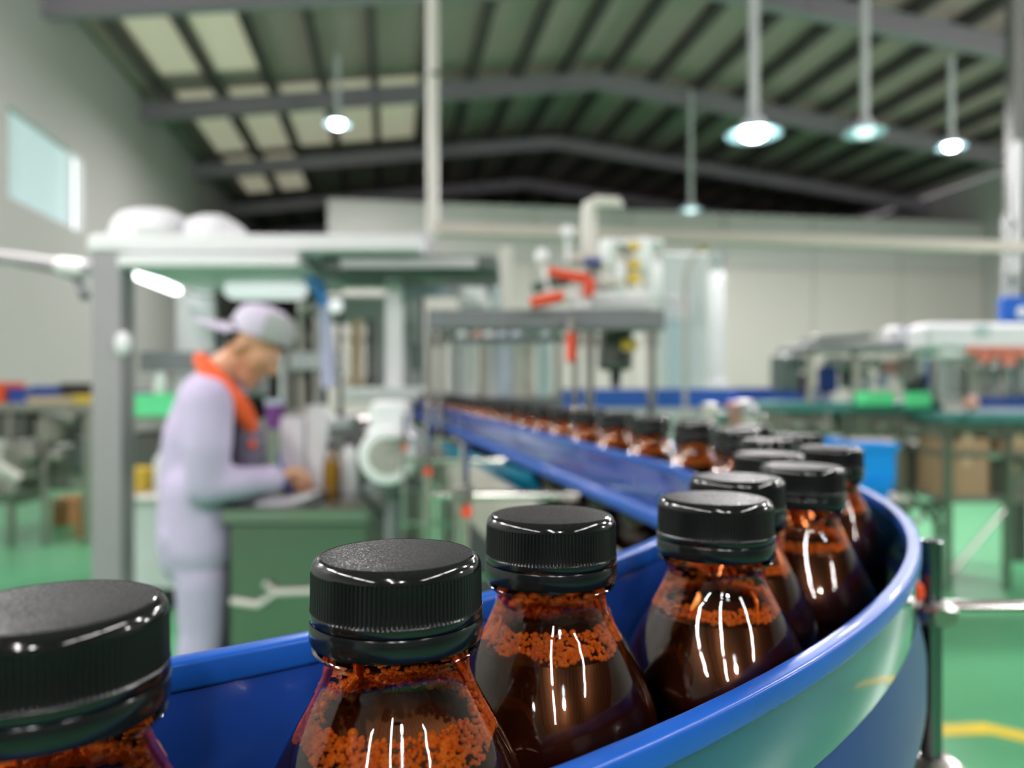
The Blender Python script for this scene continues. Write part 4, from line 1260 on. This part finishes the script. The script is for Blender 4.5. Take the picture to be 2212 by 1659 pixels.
for px in (1752, 1850, 2022):
    part('upright', B((px - 6, px + 6, 748, 870), d=LD + 0.05, dep=0.05), 'beigemet', t)
for x0, x1, y0, y1, mt in ((1776, 1812, 790, 850, 'navy'), (1715, 1760, 770, 800, 'lightgrey'), (1790, 1830, 770, 800, 'lightgrey'), (1825, 1850, 790, 840, 'darkmach'), (1855, 1885, 800, 845, 'lightgrey'), (1905, 1925, 805, 838, 'lilac'), (1912, 1945, 778, 812, 'pinkish'), (1950, 1985, 770, 830, 'beigemet'), (1988, 2003, 760, 810, 'white'), (2004, 2022, 768, 850, 'royal'), (1965, 2005, 810, 850, 'black'), (1720, 1755, 808, 850, 'purple'), (1770, 1800, 850, 885, 'hosepale')):
    m = B((x0, x1, y0, y1), d=LD + 0.12 + random.uniform(0, .15), dep=0.12, bev=0.02); part('feed_unit', m, mt, t)
for px, y in ((1868, 785), (1830, 786), (1893, 785)):
    m = MB(); m.lathe([(0.001, -0.02), (0.035, -0.015), (0.045, 0.0), (0.03, 0.05), (0.001, 0.05)], 18, W(px, y, LD + 0.06), axis='Y'); part('roller', m, 'chrome', t)
for px, y, r in ((1780, 925, 0.07), (1905, 925, 0.05), (1975, 930, 0.06), (1720, 920, 0.05)):
    m = MB(); m.lathe([(0.001, -0.06), (r * 0.7, -0.05), (r, -0.02), (r, 0.05), (0.001, 0.05)], 18, W(px, y, LD - 0.02), axis='Y'); part('gear_motor', m, 'olive', t)
part('lower_rail', B((1690, 2040, 1085, 1100), d=LD + 0.05, dep=0.05), 'olive', t, False)
for x0, x1, y0, y1 in ((1700, 1800, 1000, 1090), (1945, 2025, 960, 1060)):
    part('gear_box', B((x0, x1, y0, y1), d=LD + 0.15, dep=0.3, bev=0.02), 'olive', t)
m = MB(); m.cyl(W(1960, 1150, LD + .1), W(2040, 1060, LD + .1), 0.018, n=8); m.cyl(W(1960, 1060, LD + .1), W(2040, 1150, LD + .1), 0.018, n=8); part('cross_brace', m, 'steel', t)
# ---- shrink tunnel at the right edge
TD2 = 5.2
t = thing('shrink_tunnel', (W(2130, 0, TD2).x, TD2, 0), 'white hooded machine with red markings at the right edge', 'machine')
part('hood', B((2004, 2300, 697, 758), d=TD2, dep=0.3, bev=0.03), 'whitecloth', t)
part('hood_skirt', B((2030, 2300, 752, 775), d=TD2 + 0.02, dep=0.3, bev=0.01), 'whitecloth', t)
part('round_sticker', B((2108, 2140, 702, 724), d=TD2 - 0.01, dep=0.015, bev=0.004), 'glasspale', t)
for k, (x0, x1, y0, y1) in enumerate(((2090, 2120, 748, 766), (2112, 2146, 750, 782), (2138, 2172, 748, 774), (2165, 2196, 752, 790), (2190, 2240, 750, 772))):
    part('red_marking', B((x0, x1, y0, y1), d=TD2 - 0.012, dep=0.02, bev=0.004), 'redfade', t)
for px in (2040, 2062, 2085, 2108, 2135, 2168, 2200):
    part('upright', B((px - 5, px + 5, 770, 870), d=TD2 + random.uniform(0, .4), dep=0.04), random.choice(['beigemet', 'lightgrey', 'greysteel']), t, False)
part('inner_box', B((2048, 2220, 790, 850), d=TD2 + 0.3, dep=0.2, bev=0.02), 'lightgrey', t)
part('blue_guard', B((2092, 2300, 858, 878), d=TD2, dep=0.02), 'navy', t, False)
part('guide_strip', B((2092, 2300, 880, 892), d=TD2 + 0.01, dep=0.02), 'hosepale', t, False)
part('bed', B((2040, 2300, 893, 915), d=TD2, dep=0.6, bev=0.01), 'tealgreen', t)
part('lower_box', B((2040, 2300, 915, 950), d=TD2 + 0.05, dep=0.5, bev=0.01), 'olive', t)
m = MB(); m.ball(W(2098, 872, TD2 - .04), (0.05, 0.04, 0.05)); part('side_knob', m, 'pinkish', t)
for px in (2052, 2180, 2290):
    for dd in (0.02, 0.5):
        m = MB(); col_to(m, px - 7, px + 7, 915, TD2 + dd, 0.05); part('leg', m, 'steel', t)
part('shelf', B((2040, 2300, 1072, 1086), d=TD2 + 0.04, dep=0.5), 'olive', t, False)
part('shelf', B((2040, 2300, 975, 985), d=TD2 + 0.04, dep=0.5), 'olive', t, False)
m = MB(); m.cyl(W(2052, 1240, TD2 + .04), W(2180, 1090, TD2 + .04), 0.016, n=8); part('cross_brace', m, 'steel', t)
zs2, zs1 = W(0, 1072, TD2 + .04).z, W(0, 975, TD2 + .04).z
def carton(px0, px1, ytop, d, dep, z0, lb, mt='carton'):
    a, b = W(px0, ytop, d), W(px1, ytop, d)
    t_ = thing('carton', ((a.x + b.x) / 2, d, z0 + 0.001), lb, 'box')
    m = MB(); m.box(((a.x + b.x) / 2, d + dep / 2, (a.z + z0) / 2), (b.x - a.x, dep, a.z - z0 - 0.002)); part('body', m, mt, t_, False)
    m = MB(); m.box(((a.x + b.x) / 2, d + dep / 2, a.z + 0.0005), (0.05, dep, 0.003)); m.box(((a.x + b.x) / 2, d - 0.001, a.z - 0.03), (0.05, 0.003, 0.06)); part('tape', m, 'tan', t_, False)
    for sgn in (-1, 1):
        m = MB(); m.box(((a.x + b.x) / 2 + sgn * (b.x - a.x) / 4, d + dep / 2, a.z + 0.001), ((b.x - a.x) / 2 - 0.004, dep, 0.004)); part('flap', m, mt, t_, False)
carton(2040, 2136, 988, TD2 + .05, 0.35, zs2, 'large brown carton on the lower shelf of the white hooded machine')
carton(2042, 2138, 938, TD2 + .05, 0.35, zs1, 'flat brown carton on the upper shelf above the large carton')
carton(2160, 2240, 940, TD2 + .05, 0.3, zs1, 'flat brown carton at the right edge beside the other flat carton')
carton(2150, 2230, 1000, TD2 + .1, 0.3, zs2, 'dim brown carton half cut by the right edge on the lower shelf', 'olive')
carton(1840, 1950, 958, LD + .6, 0.3, 0.0, 'brown carton on the floor behind the labelling machine')
# ---- vertical ducts with blue box at the right edge
GD = 5.95
t = thing('duct_column', (W(2200, 0, GD).x, GD, 0), 'dark column with pale upright ducts and blue box at the right edge', 'duct')
m = MB(); a = W(2190, 0, GD + .1); b = W(2222, 0, GD + .1); m.box(((a.x + b.x) / 2, GD + 0.16, roof_z(8.0) / 2 + 0.1), (b.x - a.x, 0.1, roof_z(8.0) + 0.2)); part('column', m, 'darkmach', t, False)
for px, y0, r, dd in ((2173, 470, 0.022, 0), (2197, 312, 0.032, 0.03)):
    a = W(px, y0, GD + dd); b = W(px, 652, GD + dd); m = MB(); m.cyl(b, a, r, n=14); m.ball(a, r, 12, 8); part('duct', m, 'lightgrey', t)
for y in (480, 600):
    m = MB(); m.box((W(2195, 0, GD).x, GD + 0.06, W(0, y, GD).z), (0.14, 0.09, 0.02)); part('duct_clip', m, 'greysteel', t, False)
part('blue_box', B((2166, 2270, 640, 696), d=GD - 0.04, dep=0.06, bev=0.01), 'royal', t)
m = MB(); m.lathe([(0.001, -0.01), (0.04, -0.008), (0.044, 0)], 16, W(2208, 674, GD - 0.04), axis='Y'); part('dial', m, 'white', t)

# ---- packing line at the left edge
QD = 6.6
t = thing('packing_line', (W(100, 0, QD).x, QD, 0), 'cluttered olive grey packing machine by the left wall', 'machine')
part('bed', B((-120, 215, 872, 892), d=QD, dep=0.6, bev=0.01), 'olive', t)
for x0, x1, y0, y1, mt in ((-20, 60, 892, 950, 'darkmach'), (70, 130, 900, 960, 'olive'), (130, 200, 896, 945, 'darkmach'), (0, 80, 960, 1040, 'olive'), (90, 160, 970, 1060, 'olive'), (150, 200, 950, 1020, 'darkgreentray'), (-40, 50, 1040, 1090, 'olive')):
    part('gear_box', B((x0, x1, y0, y1), d=QD + random.uniform(0, .2), dep=0.3, bev=0.03), mt, t)
for px in (-60, 20, 95, 185):
    for dd in (0.02, 0.52):
        m = MB(); col_to(m, px - 6, px + 6, 892, QD + dd, 0.05); part('leg', m, 'steel', t)
for px, y, r in ((60, 985, 0.08), (120, 985, 0.06), (20, 1060, 0.09), (150, 905, 0.05)):
    m = MB(); m.lathe([(0.001, -0.08), (r * 0.6, -0.07), (r, -0.02), (r, 0.05), (0.001, 0.05)], 18, W(px, y, QD - 0.03), axis='Y'); part('gear_motor', m, 'olive', t)
m = MB(); m.cyl(W(-10, 1005, QD - .25), W(40, 1035, QD - .15), 0.05, n=14); part('roller', m, 'cream', t)
zq = W(0, 872, QD).z
for i, (x0, x1, yt, mt, lb) in enumerate(((-40, 6, 826, 'orange', 'orange crate at the very left edge of the packing line'), (18, 70, 838, 'navy', 'navy crate next to the orange one on the packing line'), (74, 128, 834, 'navy', 'navy crate in the middle of the packing line'), (132, 200, 828, 'hair', 'dark brown crate nearest the grey post on the packing line'))):
    sit_box(x0, x1, yt, QD + 0.25, 0.3, zq, mt, 'packing_crate', lb, 'crate')
sit_box(160, 204, 854, QD + 0.02, 0.18, zq, 'yellowplastic', 'yellow_tray', 'shallow yellow tray in front of the dark brown crate', 'tray')
sit_box(60, 156, 858, QD + 0.02, 0.18, zq, 'tan', 'cream_tray', 'shallow tan tray left of the yellow tray on the packing line', 'tray')
carton(164, 198, 1082, 7.0, 0.3, 0.0, 'upright orange brown carton on the floor beside the packing line', 'cartonbrown')
carton(112, 150, 1078, 7.6, 0.3, 0.0, 'smaller orange brown carton on the floor behind the upright one', 'cartonbrown')

# ------------------------------------------------------------------ the worker
PD = 2.65
def P(px, py, dy=0.0):
    return W(px, py, PD + dy)
def blob(name, caps, voxel, m, parent, smooth_it=8, label=None, extra=None):
    mb = MB()
    for p0, r0, p1, r1 in caps:
        mb.capsule(p0, r0, p1, r1, 14)
    if extra:
        for c, r in extra:
            mb.ball(c, r, 18, 12)
    o = part(name, mb, m, parent, True, label, 3.0)
    rm = o.modifiers.new('remesh', 'REMESH')
    rm.mode = 'VOXEL'
    rm.voxel_size = voxel
    rm.use_smooth_shade = True
    sm = o.modifiers.new('smooth', 'SMOOTH')
    sm.factor = 0.5
    sm.iterations = smooth_it
    return o
w = thing('person', (P(435, 0).x, PD, 0), 'worker in lavender overalls with red collar and backward cap, head bowed, writing', 'person')
HC = P(542, 752)                       # head centre
neck0, neck1 = P(462, 812), P(515, 775)
shR, shL = P(448, 872, -0.17), P(462, 866, 0.19)
elR, elL = P(446, 1050, -0.20), P(480, 1040, 0.22)
wrR, wrL = P(592, 1034, -0.10), P(620, 1030, 0.12)
hdR, hdL = P(618, 1024, -0.07), P(645, 1040, 0.10)
pel = P(432, 1130)
hipR, hipL = pel + Vector((0, -0.095, -0.02)), pel + Vector((0, 0.095, -0.02))
knR, knL = P(438, 1360, -0.10), P(450, 1360, 0.11)
anR, anL = Vector((P(425, 0).x, PD - 0.11, 0.09)), Vector((P(440, 0).x, PD + 0.13, 0.09))
chest = P(450, 930)
body = [(pel, 0.085, chest, 0.105), (chest, 0.105, P(458, 850), 0.085), (P(458, 850), 0.09, neck0, 0.062), (neck0, 0.060, neck1, 0.055), (neck1, 0.056, HC + Vector((-0.01, 0, -0.02)), 0.06),
        (shR, 0.055, elR, 0.042), (elR, 0.04, wrR, 0.028), (shL, 0.055, elL, 0.042), (elL, 0.04, wrL, 0.028), (shR, 0.055, P(455, 862), 0.07), (shL, 0.055, P(455, 862), 0.07),
        (hipR, 0.068, knR, 0.052), (knR, 0.056, anR, 0.04), (hipL, 0.068, knL, 0.052), (knL, 0.056, anL, 0.04), (pel, 0.085, hipR, 0.068), (pel, 0.085, hipL, 0.068),
        (anR, 0.04, anR + Vector((0.13, -0.01, -0.05)), 0.03), (anL, 0.04, anL + Vector((0.13, 0.01, -0.05)), 0.03)]
# head: skull, jaw, nose, brow, ears, chin
fwd = Vector((cos(R(-38)), 0, sin(R(-38))))       # where the bowed face looks
upv = Vector((-fwd.z, 0, fwd.x))
side = Vector((0, -1, 0))
def hp(f, u, sd=0.0):
    return HC + fwd * f + upv * u + side * sd
body += [(hp(-0.02, 0.03), 0.088, hp(0.0, 0.05), 0.085), (hp(0.03, -0.01), 0.072, hp(0.045, -0.07), 0.045), (hp(0.04, -0.07), 0.036, hp(0.072, -0.098), 0.022),
         (hp(0.085, 0.02), 0.016, hp(0.112, -0.022), 0.013), (hp(0.08, 0.035, -0.03), 0.014, hp(0.08, 0.035, 0.03), 0.014),
         (hp(0.085, -0.055, -0.018), 0.010, hp(0.085, -0.055, 0.018), 0.010), (hp(0.083, -0.070, -0.014), 0.010, hp(0.083, -0.070, 0.014), 0.010),
         (hp(-0.005, 0.01, 0.083), 0.012, hp(-0.015, -0.03, 0.080), 0.012), (hp(-0.005, 0.01, -0.083), 0.012, hp(-0.015, -0.03, -0.080), 0.012),
         (hp(0.05, 0.0, 0.035), 0.04, hp(0.05, -0.03, 0.03), 0.035), (hp(0.05, 0.0, -0.035), 0.04, hp(0.05, -0.03, -0.03), 0.035)]
# hands: palm, four fingers, thumb, curled round pen / resting on paper
def hand(wr, hd, sgn, curl):
    out = []
    d = (hd - wr).normalized()
    s_ = Vector((0, 1, 0)) * sgn
    dn = d.cross(s_).normalized()
    if dn.z > 0:
        dn = -dn
    palm0, palm1 = wr + d * 0.02, wr + d * 0.085
    for k in (-1, 0, 1):
        out.append((palm0 + s_ * 0.012 * k, 0.018, palm1 + s_ * 0.024 * k, 0.015))
    for k, ln in enumerate((0.07, 0.08, 0.074, 0.058)):
        b0 = palm1 + s_ * (-0.033 + 0.022 * k)
        j1 = b0 + (d * cos(curl) + dn * sin(curl)) * ln * 0.5
        j2 = j1 + (d * cos(curl * 2) + dn * sin(curl * 2)) * ln * 0.3
        j3 = j2 + (d * cos(curl * 3) + dn * sin(curl * 3)) * ln * 0.25
        out += [(b0, 0.0095, j1, 0.0088), (j1, 0.0088, j2, 0.008), (j2, 0.008, j3, 0.007)]
    tb_ = palm0 + d * 0.012 - s_ * 0.024
    t1 = tb_ + d * 0.032 - s_ * 0.022 + dn * 0.012
    t2 = t1 + d * 0.028 + s_ * 0.004 + dn * 0.008
    out += [(tb_, 0.012, t1, 0.0105), (t1, 0.0105, t2, 0.009)]
    return out
body += hand(wrR, hdR, -1, 0.75) + hand(wrL, hdL, 1, 0.2)
bo = blob('body', body, 0.0065, 'skin', w, 4)
# face details
for sd in (-0.03, 0.03):
    m = MB(); m.ball(hp(0.078, 0.018, sd), 0.013, 14, 10); part('eye', m, 'white', bo)
    m = MB(); m.ball(hp(0.0885, 0.015, sd), 0.006, 12, 8); part('pupil', m, 'hair', bo)
m = MB()
m.ball(hp(-0.035, 0.03), (0.078, 0.086, 0.078), 20, 14); part('hair', m, 'hair', w)
# jacket
j = [(P(430, 1165), 0.138, P(434, 1060), 0.136), (P(434, 1060), 0.136, P(446, 945), 0.142), (P(446, 945), 0.142, P(456, 872), 0.118), (P(456, 872), 0.10, P(462, 835), 0.075),
     (shR, 0.085, P(446, 965, -0.20), 0.077), (P(446, 965, -0.20), 0.077, elR, 0.066), (elR, 0.064, P(530, 1042, -0.16), 0.052), (P(530, 1042, -0.16), 0.052, wrR, 0.043),
     (shL, 0.085, P(470, 960, 0.21), 0.075), (P(470, 960, 0.21), 0.075, elL, 0.064), (elL, 0.064, wrL, 0.043), (shR, 0.085, P(455, 858), 0.10), (shL, 0.085, P(455, 858), 0.10),
     (P(430, 1165), 0.136, P(429, 1190), 0.132),
     (P(434, 1060, -0.07), 0.118, P(433, 1185, -0.085), 0.112), (P(436, 1060, 0.07), 0.118, P(436, 1185, 0.085), 0.112)]
blob('jacket', j, 0.012, 'lavender', w, 5)
tr = [(P(432, 1110), 0.115, P(432, 1150), 0.115), (hipR, 0.088, P(437, 1250, -0.10), 0.084), (P(437, 1250, -0.10), 0.088, knR, 0.074), (knR, 0.074, anR + Vector((0, 0, 0.02)), 0.066),
      (hipL, 0.088, P(444, 1250, 0.10), 0.084), (P(444, 1250, 0.10), 0.088, knL, 0.074), (knL, 0.074, anL + Vector((0, 0, 0.02)), 0.066)]
blob('trousers', tr, 0.012, 'lavender', w, 5)
m = MB()
# red collar: band round the neck and down the front edge of the jacket
cpath = [P(434, 776, 0.0), P(443, 792, -0.07), P(466, 818, -0.12), P(492, 848, -0.14), P(518, 880, -0.12), P(538, 912, -0.09), P(550, 950, -0.06)]
cpath2 = [P(434, 776, 0.0), P(443, 792, 0.055), P(468, 822, 0.088), P(492, 850, 0.10), P(516, 880, 0.088), P(536, 912, 0.06), P(548, 950, 0.04)]
col_r = [0.026, 0.028, 0.032, 0.036, 0.036, 0.028, 0.012]
m.tube(cpath, col_r, 12); m.tube(cpath2, col_r, 12); part('collar', m, 'orange', w, label='bright orange red collar')
m = MB(); m.tube([P(520, 885, -0.05), P(540, 940, -0.05), P(540, 1000, -0.05), P(520, 1060, -0.05)], [0.02, 0.055, 0.06, 0.03], 12); part('front_panel', m, 'darkcloth', w, label='dark grey jacket front')
m = MB(); m.ball(P(545, 960, -0.11), 0.014); part('badge', m, 'red', w)
# backward cap: crown and brim
kf = Vector((cos(R(-20)), 0, sin(R(-20))))
ku = Vector((-kf.z, 0, kf.x))
KC = HC + Vector((0.034, 0, 0.010))
def kp(f, u, sd=0.0):
    return KC + kf * f + ku * u + side * sd
m = MB()
n = 28
pts = []
prof = [(0.095, 0.028), (0.097, 0.055), (0.092, 0.088), (0.076, 0.116), (0.046, 0.132), (0.002, 0.138)]
for r_, u_ in prof:
    for k in range(n):
        tt = 2 * pi * k / n
        pts.append(kp(-0.012 + r_ * 1.10 * cos(tt), u_, r_ * sin(tt)))
fs = [(k * n + q, k * n + (q + 1) % n, (k + 1) * n + (q + 1) % n, (k + 1) * n + q) for k in range(len(prof) - 1) for q in range(n)]
m.add(pts, fs)
cp = part('cap', m, 'capcloth', w)
m = MB(); pts = []
for f in range(7):
    a_ = R(180 - 66 + 22 * f)
    for rr, uu in ((0.088, 0.034), (0.215 - 0.03 * abs(f - 3) / 3, -0.014)):
        for th in (0, 0.006):
            pts.append(kp(-0.012 + rr * 1.1 * cos(a_), uu + th + 0.02 * (rr > 0.1), rr * sin(a_) * (1.0 if rr < 0.1 else 0.6)))
fs = []
for f in range(6):
    o_ = f * 4
    fs += [(o_, o_ + 4, o_ + 6, o_ + 2), (o_ + 1, o_ + 3, o_ + 7, o_ + 5), (o_ + 2, o_ + 6, o_ + 7, o_ + 3), (o_, o_ + 1, o_ + 5, o_ + 4)]
fs += [(0, 2, 3, 1), (24, 25, 27, 26)]
m.add(pts, fs); part('brim', m, 'capcloth', cp)
m = MB(); pts = []
for k in range(9):
    a_ = R(-75 + 150 * k / 8)
    for r_, u_ in ((0.099, 0.026), (0.101, 0.056), (0.096, 0.090), (0.079, 0.118)):
        pts.append(kp(-0.010 + r_ * 1.10 * cos(a_), u_ + 0.001, r_ * sin(a_)))
m.add(pts, [(k * 4 + q, (k + 1) * 4 + q, (k + 1) * 4 + q + 1, k * 4 + q + 1) for k in range(8) for q in range(3)]); part('mesh_panel', m, 'capgrey', cp)
for nm, an in (('shoe', anR), ('shoe', anL)):
    m = MB(); m.tube([an + Vector((-0.05, 0, -0.045)), an + Vector((0.03, 0, -0.04)), an + Vector((0.11, 0, -0.05)), an + Vector((0.17, 0, -0.058))], [0.042, 0.048, 0.042, 0.03], 14); part(nm, m, 'shoe', w)
m = MB(); m.cyl(hdR + Vector((0.02, -0.02, -0.055)), hdR + Vector((-0.02, -0.03, 0.07)), 0.0045, n=8)
pb = hdR + Vector((0.02, -0.02, -0.05))
t = thing('pen', pb, 'thin dark pen held in the right hand of the worker', 'pen')
part('barrel', m, 'navy', t)
m = MB(); m.cyl(hdR + Vector((0.02, -0.02, -0.055)), hdR + Vector((0.023, -0.019, -0.067)), 0.004, 0.001, n=8); part('tip', m, 'black', t)
